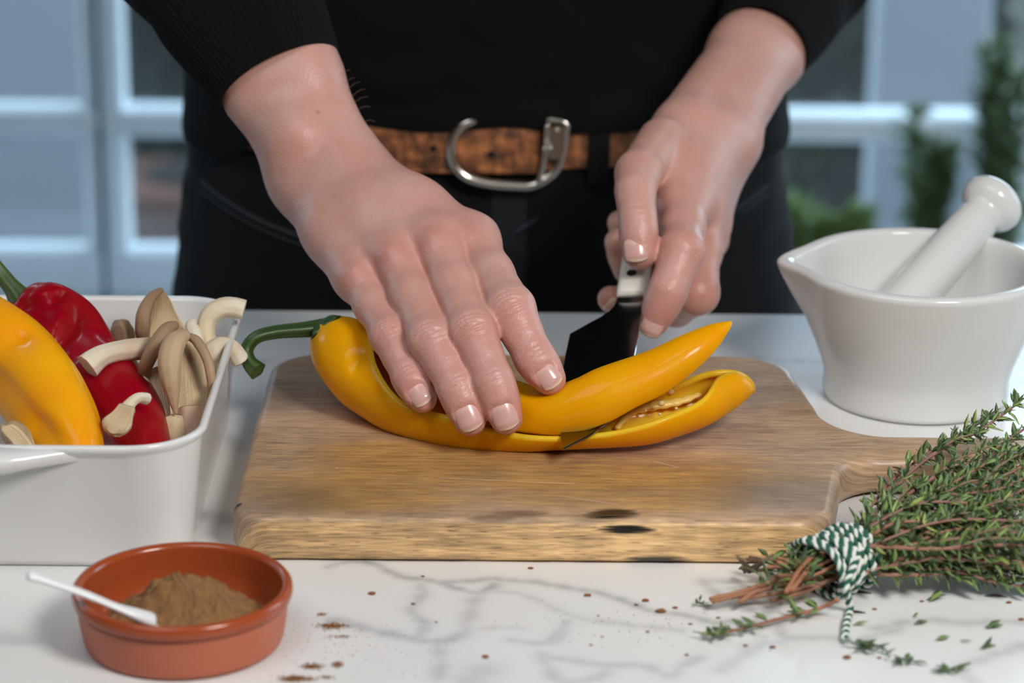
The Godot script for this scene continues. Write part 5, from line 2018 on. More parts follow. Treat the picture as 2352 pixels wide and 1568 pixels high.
func build_person() -> void:
	var t := thing("person", "person in a black ribbed sweater and dark jeans with a brown belt, slicing a pepper", "person", Vector3(-0.012, FLOOR_Y, -0.2))
	var base := lin(200, 151, 137)
	var red := Color(0.56, 0.215, 0.165, 0.55)
	var sk := SkinDetail.new()
	# ---------------- the hand on the pepper
	var f := Field.new()
	var w := [Vector3(-0.0671, 0.0978, 0.0747), Vector3(-0.0729, 0.0975, 0.0737), Vector3(-0.0795, 0.0957, 0.0712), Vector3(-0.0859, 0.0920, 0.0672)]
	var mcp := [Vector3(-0.0159, 0.0817, 0.1186), Vector3(-0.0298, 0.0820, 0.1249), Vector3(-0.0461, 0.0768, 0.1256), Vector3(-0.0608, 0.0682, 0.1237)]
	var mr := [0.0098, 0.0099, 0.0096, 0.0092]
	for k in 4:
		f.bone(0, w[k], w[k].lerp(mcp[k], 0.55), 0.0135, 0.0108)
		f.bone(0, w[k].lerp(mcp[k], 0.55), mcp[k], 0.0108, mr[k])
	# palm pads on the far side, and the heel below the little finger
	f.bone(0, Vector3(-0.0796, 0.0877, 0.0634), Vector3(-0.0602, 0.0680, 0.1090), 0.0135, 0.0100)
	f.bone(0, Vector3(-0.0679, 0.0877, 0.0633), Vector3(-0.0396, 0.0739, 0.1039), 0.0130, 0.0110)
	f.bone(0, Vector3(-0.0590, 0.0895, 0.0627), Vector3(-0.0241, 0.0770, 0.0986), 0.0120, 0.0100)
	# forearm: two bones side by side, fleshing out towards the cuff
	f.bone(0, Vector3(-0.0680, 0.0980, 0.0725), Vector3(-0.0888, 0.1320, 0.0479), 0.0148, 0.0158)
	f.bone(0, Vector3(-0.0839, 0.0945, 0.0684), Vector3(-0.1033, 0.1276, 0.0467), 0.0148, 0.0172)
	f.bone(0, Vector3(-0.0888, 0.1320, 0.0479), Vector3(-0.1058, 0.1612, 0.0238), 0.0158, 0.0195)
	f.bone(0, Vector3(-0.1033, 0.1276, 0.0467), Vector3(-0.1205, 0.1573, 0.0230), 0.0172, 0.0195)
	f.bone(0, Vector3(-0.0900, 0.1130, 0.0691), Vector3(-0.0892, 0.1104, 0.0703), 0.0108, 0.0108)
	# fingers: index, middle, ring, little
	var fj := [
		[mcp[0], Vector3(-0.0006, 0.0676, 0.1635), Vector3(0.0084, 0.0528, 0.1753), Vector3(0.0145, 0.0455, 0.1799)],
		[mcp[1], Vector3(-0.0148, 0.0615, 0.1719), Vector3(-0.0069, 0.0467, 0.1863), Vector3(-0.0019, 0.0341, 0.1911)],
		[mcp[2], Vector3(-0.0305, 0.0575, 0.1695), Vector3(-0.0206, 0.0436, 0.1842), Vector3(-0.0154, 0.0324, 0.1891)],
		[mcp[3], Vector3(-0.0467, 0.0550, 0.1577), Vector3(-0.0388, 0.0435, 0.1726), Vector3(-0.0335, 0.0368, 0.1781)],
	]
	var fr := [[0.0096, 0.0091, 0.0070, 0.0059], [0.0098, 0.0088, 0.0073, 0.0062], [0.0094, 0.0083, 0.0068, 0.0060], [0.0088, 0.0073, 0.0061, 0.0053]]
	for k in 4:
		f.finger(k + 1, fj[k], fr[k])
	# the thumb, reaching under the pepper's far side
	f.finger(5, [Vector3(-0.0485, 0.0843, 0.0771), Vector3(-0.0339, 0.0649, 0.0921), Vector3(-0.0235, 0.0491, 0.1227), Vector3(-0.0192, 0.0371, 0.1458)], [0.0130, 0.0110, 0.0092, 0.0075])
	var cam_dir := Vector3(0.0, 0.319, 0.948)
	var nails := []
	for k in 4:
		var j: Array = fj[k]
		var r: Array = fr[k]
		var face := cam_dir + Vector3(-0.02 if k == 0 else -0.10, 0.10, 0.0)
		sk.knuckle(j[1] + face.normalized() * r[1] * 0.6, j[2] - j[0], face, r[1] * 1.15, [0.9, 1.15, 1.1, 0.8][k])
		for s in [-0.28, 0.0, 0.26]:
			sk.crease(j[2] + (j[3] - j[2]).normalized() * r[2] * s, j[3] - j[1], face, r[2] * 0.92, 0.00062, 0.00045, 0.0)
		# faint cross lines along the finger
		for q in 7:
			sk.crease(j[1].lerp(j[2], 0.32 + 0.07 * q), j[2] - j[1], face, r[2] * 0.9, 0.00020, 0.0004)
		sk.patch(j[1] + face * r[1], 0.009, Color(0.55, 0.26, 0.215, 0.4))
		sk.patch(j[3], 0.013, Color(0.56, 0.225, 0.185, 0.75))
		sk.patch(j[2] + face * r[2], 0.007, Color(0.58, 0.28, 0.23, 0.35))
		sk.patch(mcp[k] + cam_dir * 0.009, 0.0085, Color(0.55, 0.215, 0.175, 0.7))
		sk.bump(mcp[k] + cam_dir * 0.0095, 0.0062, 0.0022)
		if k < 3:
			var gap: Vector3 = (mcp[k] + mcp[k + 1]) * 0.5 + cam_dir * 0.0085
			sk.bump(gap, 0.0052, -0.0016)
			sk.bump(gap + (w[k] - mcp[k]) * 0.10, 0.0046, -0.0010)
		# tendons
		for q in 9:
			sk.bump(w[k].lerp(mcp[k], 0.25 + 0.075 * q) + cam_dir * lerpf(0.012, 0.009, q / 8.0), 0.0036, 0.00075)
		# nail bed
		var d0: Vector3 = (j[3] - j[2]).normalized()
		var n := (face - d0 * d0.dot(face)).normalized()
		var d: Vector3 = (d0 * (j[3] - j[2]).length() - n * (r[2] - r[3]) * 0.75).normalized()
		n = (n - d * d.dot(n)).normalized()
		var nl: float = [0.0108, 0.0114, 0.0112, 0.0100][k]
		var nw: float = [0.0094, 0.0102, 0.0100, 0.0084][k]
		var at: Vector3 = j[3] + n * (r[3] + 0.00015) - d * 0.0014
		nails.append(nail(at, d, n, r[3] * 1.03, nw, nl))
		sk.bump(at + d * nl * 0.15, nw * 0.42, -0.0007)
		sk.bump(at - d * nl * 0.25, nw * 0.40, -0.0009)
		for q in [-1, 1]:
			sk.bump(at - d * nl * 0.22 + d.cross(n) * nw * 0.36 * q, nw * 0.26, -0.0009)
		for q in 11:
			var an := PI * (q / 10.0) + PI
			var side: Vector3 = d.cross(n)
			sk.bump(at + side * cos(an) * nw * 0.58 + d * (sin(an) * nl * 0.60 + nl * 0.05) - n * (0.0018 * absf(cos(an))), 0.0016, 0.0004)
	sk.bump(Vector3(-0.0864, 0.1153, 0.0783), 0.009, 0.0016)
	for k in 4:
		for q in 5:
			sk.patch(fj[k][1].lerp(fj[k][2], q / 4.0) + cam_dir * 0.006, 0.009, Color(0.57, 0.265, 0.225, 0.28))
	# fine cross lines over the knuckles and along the first finger bones
	for k in 4:
		for q in 12:
			var at: Vector3 = mcp[k].lerp(fj[k][1], -0.1 + 0.075 * q) + cam_dir * 0.008
			sk.crease(at, fj[k][1] - mcp[k], cam_dir, 0.0075, 0.00010, 0.00038, 3.0 * sin(q * 2.3))
	sk.patch(Vector3(-0.0078, 0.0556, 0.1928), 0.0026, Color(0.36, 0.10, 0.16, 0.75))
	sk.patch(Vector3(-0.0840, 0.1163, 0.0822), 0.012, Color(0.60, 0.29, 0.24, 0.35))
	sk.patch(Vector3(-0.0233, 0.0836, 0.1301), 0.02, Color(0.56, 0.26, 0.22, 0.30))
	sk.patch(Vector3(-0.0791, 0.1221, 0.0750), 0.0009, Color(0.16, 0.08, 0.05, 0.8))
	sk.patch(Vector3(-0.0822, 0.1404, 0.0583), 0.0007, Color(0.20, 0.10, 0.06, 0.7))
	var hand_a := skinned(f, sk, 0.0009, base, 3)
	# ---------------- the hand on the knife
	var g := Field.new()
	var sg := SkinDetail.new()
	g.k_palm = 0.010
	g.k_web = 0.0032
	var gw := Vector3(0.0821, 0.0948, -0.0087)
	g.bone(0, Vector3(0.0755, 0.0952, -0.0067), Vector3(0.1057, 0.1154, -0.0758), 0.0150, 0.0152)
	g.bone(0, Vector3(0.0908, 0.0901, -0.0134), Vector3(0.1172, 0.1118, -0.0830), 0.0145, 0.0150)
	g.bone(0, Vector3(0.1057, 0.1154, -0.0758), Vector3(0.1357, 0.1388, -0.1522), 0.0152, 0.0180)
	g.bone(0, Vector3(0.1172, 0.1118, -0.0830), Vector3(0.1443, 0.1340, -0.1559), 0.0150, 0.0180)
	g.bone(0, Vector3(0.0976, 0.0880, -0.0191), Vector3(0.0983, 0.0864, -0.0175), 0.0100, 0.0095)
	# back of the hand from the wrist to the knuckles, nearest the index side
	var gm := [Vector3(0.0722, 0.0741, 0.0405), Vector3(0.0806, 0.0686, 0.0276), Vector3(0.0843, 0.0578, 0.0101), Vector3(0.0854, 0.0462, -0.0071)]
	g.bone(0, Vector3(0.0776, 0.0926, -0.0016), gm[0], 0.0150, 0.0112)
	g.bone(0, Vector3(0.0848, 0.0889, -0.0088), gm[1], 0.0145, 0.0108)
	g.bone(0, Vector3(0.0886, 0.0851, -0.0160), gm[2], 0.0135, 0.0104)
	g.bone(0, Vector3(0.0898, 0.0813, -0.0231), gm[3], 0.0125, 0.0098)
	g.bone(0, Vector3(0.0729, 0.0832, -0.0153), Vector3(0.0708, 0.0630, -0.0022), 0.0150, 0.0120)
	# root of the thumb
	g.bone(0, Vector3(0.0711, 0.0828, 0.0165), Vector3(0.0706, 0.0724, 0.0379), 0.0122, 0.0106)
	var gj := [
		[gm[0], Vector3(0.0692, 0.0661, 0.0791), Vector3(0.0632, 0.0525, 0.0900), Vector3(0.0580, 0.0399, 0.0916)],
		[gm[1], Vector3(0.0771, 0.0422, 0.0596), Vector3(0.0696, 0.0302, 0.0426), Vector3(0.0551, 0.0265, 0.0280), Vector3(0.0418, 0.0329, 0.0396)],
		[gm[2], Vector3(0.0790, 0.0395, 0.0310), Vector3(0.0652, 0.0298, 0.0132), Vector3(0.0508, 0.0401, 0.0160), Vector3(0.0453, 0.0535, 0.0242)],
		[gm[3], Vector3(0.0785, 0.0402, 0.0076), Vector3(0.0661, 0.0336, -0.0071), Vector3(0.0522, 0.0449, -0.0024), Vector3(0.0466, 0.0569, 0.0062)],
	]
	var gr := [[0.0108, 0.0088, 0.0074, 0.0060], [0.0104, 0.0090, 0.0078, 0.0070, 0.0055], [0.0100, 0.0086, 0.0076, 0.0068, 0.0060], [0.0092, 0.0078, 0.0068, 0.0062, 0.0056]]
	for k in 4:
		g.finger(k + 1, gj[k], gr[k])
	var th := [Vector3(0.0522, 0.0902, 0.0467), Vector3(0.0504, 0.0861, 0.0607), Vector3(0.0512, 0.0776, 0.0720), Vector3(0.0521, 0.0655, 0.0782)]
	var tr := [0.0092, 0.0076, 0.0070, 0.0073]
	g.bone(5, Vector3(0.0636, 0.0949, 0.0124), th[0], 0.0106, 0.0090)
	g.finger(5, th, tr, 0.96)
	var tf := Vector3(-0.10, 0.35, 0.92)
	for s in [-0.45, 0.05, 0.5]:
		sg.crease(th[2] + (th[3] - th[2]).normalized() * 0.006 * s, th[3] - th[1], tf, 0.0066, 0.00035, 0.0005)
	sg.knuckle(gj[0][1] + Vector3(0.004, 0.002, 0.005), gj[0][2] - gj[0][0], Vector3(0.55, 0.3, 0.75), 0.009, 0.7)
	sg.knuckle(gj[0][2] + Vector3(0.003, 0.001, 0.004), gj[0][3] - gj[0][1], Vector3(0.55, 0.3, 0.75), 0.007, 0.5)
	for q in [gj[0][1], gj[0][2], gj[0][3], gm[0], gm[1], gj[1][1], th[3], gj[1][4]]:
		sg.patch(q + cam_dir * 0.006, 0.012, Color(0.57, 0.245, 0.20, 0.5))
	sg.bump(gm[0] + cam_dir * 0.010, 0.008, 0.001)
	var td: Vector3 = (th[3] - th[2]).normalized()
	var tn := (tf - td * td.dot(tf)).normalized()
	nails.append(nail(th[3] + tn * 0.0074 + td * 0.0002 - Vector3(0.0012, 0, 0), td, tn, 0.0078, 0.0106, 0.0104))
	var idd: Vector3 = (gj[0][3] - gj[0][2]).normalized()
	var ifc := Vector3(-0.12, 0.25, 0.95)
	var inn := (ifc - idd * idd.dot(ifc)).normalized()
	nails.append(nail(gj[0][3] + inn * 0.0060 + idd * 0.0006, idd, inn, 0.0063, 0.0098, 0.0112))
	var mdd: Vector3 = (gj[1][4] - gj[1][3]).normalized()
	var mfc := Vector3(-0.5, 0.1, 0.8)
	var mnn := (mfc - mdd * mdd.dot(mfc)).normalized()
	nails.append(nail(gj[1][4] + mnn * 0.0055, mdd, mnn, 0.0058, 0.0088, 0.0096))
	var hand_b := skinned(g, sg, 0.0011, base, 4)
	# ---------------- the rest of the body under the clothes, on a coarse grid
	var b := Field.new()
	b.k_palm = 0.05
	var hip := Vector3(-0.0145, -0.03, -0.21)
	b.bone(0, hip + Vector3(-0.07, 0, 0), hip + Vector3(0.07, 0, 0), 0.075, 0.075)
	b.bone(0, hip + Vector3(0, 0.02, 0), hip + Vector3(0, 0.42, 0), 0.085, 0.10)
	b.bone(0, hip + Vector3(-0.13, 0.45, 0), hip + Vector3(0.13, 0.45, 0), 0.055, 0.055)
	b.bone(0, hip + Vector3(0, 0.45, 0), hip + Vector3(0, 0.56, 0.01), 0.05, 0.048)
	for s in [-1, 1]:
		b.bone(0, hip + Vector3(0.075 * s, -0.04, 0), hip + Vector3(0.08 * s, -0.46, 0.01), 0.07, 0.05)
		b.bone(0, hip + Vector3(0.08 * s, -0.46, 0.01), hip + Vector3(0.085 * s, -0.82, -0.02), 0.048, 0.034)
		b.bone(0, hip + Vector3(0.085 * s, -0.865, -0.02), hip + Vector3(0.095 * s, -0.875, 0.14), 0.03, 0.022)
	b.bone(0, hip + Vector3(-0.15, 0.45, 0), Vector3(-0.235, 0.20, -0.13), 0.042, 0.034)
	b.bone(0, Vector3(-0.235, 0.20, -0.13), Vector3(-0.1159, 0.1590, 0.0225), 0.032, 0.018)
	b.bone(0, hip + Vector3(0.15, 0.45, 0), Vector3(0.24, 0.20, -0.19), 0.042, 0.034)
	b.bone(0, Vector3(0.24, 0.20, -0.19), Vector3(0.1401, 0.1365, -0.1536), 0.030, 0.018)
	var rest := skinned(b, SkinDetail.new(), 0.012, base, 5)
	obj("body", joined([hand_a, hand_b, rest]), M.skin, t)
	for nm in nails:
		obj("fingernail", nm, M.nail, t)
	# a few fine hairs standing off the forearm's edge below the cuff
	var hairs := []
	var roots := [Vector3(-0.0729, 0.1355, 0.0546), Vector3(-0.0712, 0.1327, 0.0566), Vector3(-0.0695, 0.1296, 0.0587), Vector3(-0.0682, 0.1276, 0.0594), Vector3(-0.0665, 0.1251, 0.0613), Vector3(-0.0651, 0.1231, 0.0620), Vector3(-0.0636, 0.1206, 0.0639), Vector3(-0.0607, 0.1162, 0.0664)]
	var ends := [Vector3(-0.0691, 0.1382, 0.0569), Vector3(-0.0666, 0.1361, 0.0587), Vector3(-0.0649, 0.1333, 0.0606), Vector3(-0.0626, 0.1317, 0.0612), Vector3(-0.0607, 0.1292, 0.0631), Vector3(-0.0593, 0.1262, 0.0641), Vector3(-0.0585, 0.1222, 0.0655), Vector3(-0.0563, 0.1167, 0.0683)]
	for k in roots.size():
		hairs.append(tube(spline([roots[k], roots[k].lerp(ends[k], 0.5) + Vector3(0, 0.0008, 0), ends[k]], 4), [0.00007, 0.00006, 0.00006, 0.00006, 0.00005, 0.00005, 0.00005, 0.00004, 0.00003], 5))
	obj("arm_hair", joined(hairs), mat(Color(0.58, 0.46, 0.36), 0.5), t)
	build_clothes(t)


func build_clothes(t: Node3D) -> void:
	var cx := -0.0145
	var cz := -0.21
	# ---- sweater: a trunk that ends in a hem over the belt, and two ribbed sleeves
	var wob := FastNoiseLite.new()
	wob.seed = 61
	wob.frequency = 9.0
	wob.fractal_octaves = 3
	var rows := [[0.0735, 0.1430, 0.1045], [0.0705, 0.1535, 0.1140], [0.0715, 0.1550, 0.1160], [0.077, 0.1550, 0.1165], [0.090, 0.1530, 0.1150], [0.14, 0.1480, 0.1120], [0.25, 0.150, 0.113], [0.36, 0.165, 0.115], [0.43, 0.165, 0.105], [0.47, 0.14, 0.085], [0.50, 0.08, 0.06]]
	var dense := []
	for r in rows:
		dense.append(Vector3(r[0], r[1], r[2]))
	var rings := []
	for r in spline(dense, 9):
		var ring := oval(Vector3(cx, r.x, cz), r.y, r.z, 0.86, 180)
		for k in ring.size():
			var p := ring[k]
			var dip := 0.0035 * exp(-pow((p.x + 0.004) / 0.022, 2)) * smoothstep(0.10, 0.0715, p.y) - 0.024 * smoothstep(0.095, 0.128, absf(p.x - cx)) * smoothstep(0.10, 0.0735, p.y)
			var d := Vector3(p.x - cx, 0, p.z - cz).normalized()
			var fold := 0.0028 * wob.get_noise_3d(p.x * 0.6, p.y * 3.2, p.z * 0.6) + 0.0016 * sin(p.y * 210.0 + 5.0 * wob.get_noise_2d(p.x * 2.0, 3.0)) * smoothstep(0.075, 0.095, p.y)
			ring[k] = p + d * fold + Vector3(0, dip, 0)
		rings.append(ring)
	var trunk := loft(rings)
	var s1 := sleeve([Vector3(-0.0965, 0.1289, 0.0489), Vector3(-0.1064, 0.1433, 0.0367), Vector3(-0.1167, 0.1566, 0.0243), Vector3(-0.1311, 0.1740, 0.0048), Vector3(-0.19, 0.21, -0.06), Vector3(-0.232, 0.215, -0.125), Vector3(-0.225, 0.30, -0.17), Vector3(-0.165, 0.43, -0.21), Vector3(-0.09, 0.45, -0.21)],
		[0.0268, 0.0312, 0.0345, 0.0380, 0.043, 0.048, 0.052, 0.056, 0.05], 0.86, Vector3(0.0000, 0.3828, 1.1373) - Vector3(-0.0572, 0.3226, 0.8410), 0.05, 71)
	var s2 := sleeve([Vector3(0.1129, 0.1162, -0.0813), Vector3(0.1252, 0.1262, -0.1121), Vector3(0.1401, 0.1369, -0.1537), Vector3(0.185, 0.195, -0.165), Vector3(0.238, 0.205, -0.192), Vector3(0.225, 0.30, -0.205), Vector3(0.155, 0.43, -0.21), Vector3(0.08, 0.45, -0.21)],
		[0.0225, 0.0275, 0.0320, 0.0375, 0.046, 0.052, 0.056, 0.05], 0.94, Vector3(0, 1, 0.3), 0.03, 72)
	obj("sweater", joined([trunk, s1, s2]), M.knit, t)
	# ---- jeans: hips and two legs
	var jr := []
	var jrows := [[0.070, 0.1400, 0.1010], [0.0705, 0.1432, 0.1045], [0.060, 0.1462, 0.1068], [0.045, 0.1490, 0.1085], [0.02, 0.1545, 0.1105], [-0.02, 0.1600, 0.1120], [-0.07, 0.1640, 0.1120], [-0.11, 0.164, 0.108], [-0.13, 0.150, 0.095]]
	var jd := []
	for r in jrows:
		jd.append(Vector3(r[0], r[1], r[2]))
	for r in spline(jd, 7):
		var ring := oval(Vector3(cx, r.x, cz), r.y, r.z, 0.84, 160)
		for k in ring.size():
			var p := ring[k]
			var d := Vector3(p.x - cx, 0, p.z - cz).normalized()
			var soft := smoothstep(0.06, 0.02, p.y)
			var fold := 0.0022 * wob.get_noise_3d(p.x * 1.4 + 4.0, p.y * 2.2, p.z * 1.4) * soft
			# creases running from the fly out to the hips
			for q in [[0.020, 0.35, 1.0], [0.002, 0.30, 0.8], [-0.016, 0.24, 0.7]]:
				var s: float = p.y - q[0] - q[1] * (absf(p.x - cx) - 0.10)
				fold += 0.0016 * q[2] * exp(-s * s / 0.000012) * smoothstep(0.02, 0.08, absf(p.x - cx)) * (1.0 if p.z > cz else 0.0)
			ring[k] = p + d * fold
		jr.append(ring)
	var parts := [loft(jr)]
	for s in [-1, 1]:
		var leg := []
		for r in [[-0.09, 0.079, 0.080, 0.098], [-0.15, 0.081, 0.080, 0.095], [-0.35, 0.084, 0.066, 0.076], [-0.52, 0.086, 0.054, 0.062], [-0.70, 0.088, 0.048, 0.054], [-0.885, 0.090, 0.050, 0.058]]:
			leg.append(oval(Vector3(cx + s * r[1], r[0], cz), r[2], r[3], 0.95, 48))
		parts.append(loft(leg))
		var shoe := []
		for r in [[-0.07, 0.030, 0.02], [-0.05, 0.038, 0.045], [0.0, 0.042, 0.050], [0.07, 0.045, 0.040], [0.13, 0.040, 0.030], [0.165, 0.022, 0.018]]:
			var ring := PackedVector3Array()
			for k in 20:
				var a := TAU * k / 20
				ring.append(Vector3(cx + s * 0.092 + cos(a) * r[1], FLOOR_Y + 0.002 + r[2] * (1.0 + sin(a)), cz + r[0]))
			shoe.append(ring)
		obj("shoe", loft(shoe), mat(Color(0.03, 0.03, 0.03), 0.5), t)
	var jeans := obj("jeans", joined(parts), M.denim, t)
	var on := func(x: float, y: float, lift: float) -> Vector3:
		# a point on the jeans' front at that place
		var hw := 0.0
		var hd := 0.0
		var jj := jd
		for i in jj.size() - 1:
			if y <= jj[i].x and y >= jj[i + 1].x:
				var f: float = (jj[i].x - y) / maxf(1e-6, jj[i].x - jj[i + 1].x)
				hw = lerpf(jj[i].y, jj[i + 1].y, f)
				hd = lerpf(jj[i].z, jj[i + 1].z, f)
		var cxx := clampf(absf(x - cx) / hw, 0.0, 0.999)
		var a := acos(pow(cxx, 1.0 / 0.84))
		return Vector3(x, y, cz + pow(sin(a), 0.84) * (hd + lift))
	var seam := mat(Color(0.17, 0.185, 0.21), 0.85)
	for s in [-1, 1]:
		# pocket edge: two rows of stitching on a raised hem
		for q in 2:
			var pts := []
			for k in 15:
				var u := k / 14.0
				pts.append(on.call(cx + s * (0.140 - 0.075 * u), 0.030 - 0.016 * sin(u * 1.45) - 0.004 * q - 0.002 * u, 0.0012))
			obj("pocket_seam", tube(spline(pts, 2), [0.0011 if q == 0 else 0.0006], 8), seam, jeans)
	# fly: a worn lighter flap with an edge seam
	var fly := []
	for k in 13:
		var y := 0.040 - 0.062 * k / 12.0
		var ring := PackedVector3Array()
		for q in 9:
			var x := 0.0085 * (q / 8.0) * 2.0 - 0.0045
			ring.append(on.call(-0.006 + x, y, 0.0016 - 0.0006 * absf(q - 4) / 4.0))
		for q in 9:
			var x := 0.0085 * (1.0 - q / 8.0) * 2.0 - 0.0045
			ring.append(on.call(-0.006 + x, y, -0.0010))
		fly.append(ring)
	obj("fly", loft(fly), M.denim_fly, jeans)
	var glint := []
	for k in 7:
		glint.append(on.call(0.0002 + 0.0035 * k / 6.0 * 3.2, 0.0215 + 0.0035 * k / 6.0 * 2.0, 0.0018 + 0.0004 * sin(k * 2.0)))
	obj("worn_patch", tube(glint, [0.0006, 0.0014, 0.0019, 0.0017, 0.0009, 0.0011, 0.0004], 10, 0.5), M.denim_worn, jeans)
	build_belt(t, cx, cz)


func build_belt(t: Node3D, cx: float, cz: float) -> void:
	var hw := 0.1478
	var hd := 0.1082
	var band_at := func(a: float, out: float) -> Vector3:
		return Vector3(cx + signf(cos(a)) * pow(absf(cos(a)), 0.84) * (hw + out), 0.0, cz + signf(sin(a)) * pow(absf(sin(a)), 0.84) * (hd + out))
	var front_of := func(x: float) -> float:
		return pow(sin(acos(pow(absf(x - cx) / hw, 1.0 / 0.84))), 0.84)
	var belt_mesh := func(a0: float, a1: float, out: float, y0: float, y1: float, n: int) -> ArrayMesh:
		var v := PackedVector3Array()
		var uv := PackedVector2Array()
		var idx := PackedInt32Array()
		var sec := [[0.0, y0 + 0.001], [0.0018, y0], [0.0032, y0 + 0.0007], [0.0036, lerpf(y0, y1, 0.3)], [0.0036, lerpf(y0, y1, 0.7)], [0.0032, y1 - 0.0007], [0.0018, y1], [0.0, y1 - 0.001]]
		for i in n + 1:
			var f := float(i) / n
			var a := lerpf(a0, a1, f)
			for q in sec:
				var p: Vector3 = band_at.call(a, out + q[0])
				p.y = q[1] - 0.0035 * pow(sin(a), 6.0) * 0.6
				v.append(p)
				uv.append(Vector2(a * 0.9, (q[1] - y0) / (y1 - y0)))
		for i in n:
			for k in 8:
				var a := i * 8 + k
				var b := i * 8 + (k + 1) % 8
				idx.append_array([a, b, b + 8, a, b + 8, a + 8])
		for q in range(1, 7):
			idx.append_array([0, q + 1, q])
			var e := n * 8
			idx.append_array([e, e + q, e + q + 1])
		return finish(v, idx, PackedColorArray(), uv)
	var belt := obj("belt", belt_mesh.call(deg_to_rad(-268), deg_to_rad(91), 0.0, 0.0540, 0.0775, 150), M.leather, t)
	var strap := obj("belt_end", belt_mesh.call(deg_to_rad(83), deg_to_rad(128), 0.0034, 0.0530, 0.0780, 30), M.leather, belt)
	strap.set_meta("label", "loose end of the belt passing through the buckle")
	for q in [[-0.0105, 0.0643], [-0.0378, 0.0668], [-0.0650, 0.0685]]:
		var z: float = cz + front_of.call(q[0]) * (hd + 0.0034 + 0.0033)
		obj("belt_hole", lathe([Vector2(0, -0.0004), Vector2(0.0017, -0.0004), Vector2(0.0017, 0.0003), Vector2(0.0012, 0.0005), Vector2(0, 0.0002)], Vector3(q[0], q[1] - 0.0035, z + 0.0002), 16, Basis(Vector3.RIGHT, PI / 2)), M.hole, belt)
	for x in [0.040, -0.085]:
		var loop := []
		for k in 7:
			var y := lerpf(0.048, 0.082, k / 6.0)
			var z: float = cz + front_of.call(x) * (hd + 0.0050)
			loop.append(Vector3(x + 0.001 * k / 6.0, y - 0.003, z + 0.0012 * sin(PI * k / 6.0)))
		obj("belt_loop", tube(loop, [0.0052], 14, 0.22, Vector3.BACK), M.denim, t)
	# buckle: a D of flattened rod, its straight bar at the right
	var zb := cz + hd + 0.0088
	var d := []
	var pts := [Vector3(-0.0167, 0.0778, -0.0945), Vector3(-0.0241, 0.0745, -0.0940), Vector3(-0.0283, 0.0688, -0.0935), Vector3(-0.0293, 0.0621, -0.0930), Vector3(-0.0275, 0.0555, -0.0925), Vector3(-0.0219, 0.0502, -0.0920), Vector3(-0.0121, 0.0474, -0.0915), Vector3(0.0002, 0.0463, -0.0915), Vector3(0.0089, 0.0463, -0.0915), Vector3(0.0162, 0.0501, -0.0920), Vector3(0.0211, 0.0553, -0.0925), Vector3(0.0230, 0.0626, -0.0930), Vector3(0.0242, 0.0709, -0.0935), Vector3(0.0247, 0.0758, -0.0940), Vector3(0.0184, 0.0777, -0.0945), Vector3(-0.0000, 0.0786, -0.0955), Vector3(-0.0167, 0.0778, -0.0945)]
	var ring := spline(pts, 6)
	var rr := []
	for k in ring.size():
		rr.append(0.0019 + 0.0006 * sin(PI * k / ring.size() * 1.6))
	var bk := obj("buckle", tube(ring, rr, 14, 0.75, Vector3.BACK), M.buckle, belt)
	bk.set_meta("label", "silver D-shaped buckle")
	obj("bar", tube(spline([Vector3(0.0159, 0.0765, -0.0925), Vector3(0.0156, 0.0670, -0.0920), Vector3(0.0141, 0.0566, -0.0915), Vector3(0.0117, 0.0473, -0.0912)], 6), [0.0015], 12), M.buckle, bk)
	obj("plate", plate(Vector3(0.0201, 0.0660, -0.0918), Vector3.UP, Vector3.RIGHT, Vector3.BACK, [Vector2(0.0095, -0.0038), Vector2(0.0100, 0.0036), Vector2(0.0, 0.0034), Vector2(-0.0062, 0.0024), Vector2(-0.0066, -0.0030), Vector2(0.0, -0.0042)], 0.0014), M.buckle, bk)
	for q in [Vector3(0.0152, 0.0684, -0.0895), Vector3(0.0172, 0.0653, -0.0895), Vector3(0.0144, 0.0651, -0.0895), Vector3(0.0202, 0.0737, -0.0905)]:
		obj("stud", ball(q, Vector3(0.0011, 0.0011, 0.0009), 12, 8), M.buckle, bk)


# ------------------------------------------------------------------ thyme
var leaf_kinds := []


func sprig_stem(path: Array, r0: float, r1: float, c0: Color, c1: Color) -> ArrayMesh:
	var radii := []
	for k in path.size():
		radii.append(lerpf(r0, r1, float(k) / (path.size() - 1)) * (1.0 + (0.25 if k % 5 == 2 else 0.0)))
	var rings := tube_rings(path, radii, 7)
	var cols := []
	for k in rings.size():
		var cl := PackedColorArray()
		for q in 7:
			cl.append(c0.lerp(c1, float(k) / rings.size()))
		cols.append(cl)
	return loft(rings, true, true, true, cols)


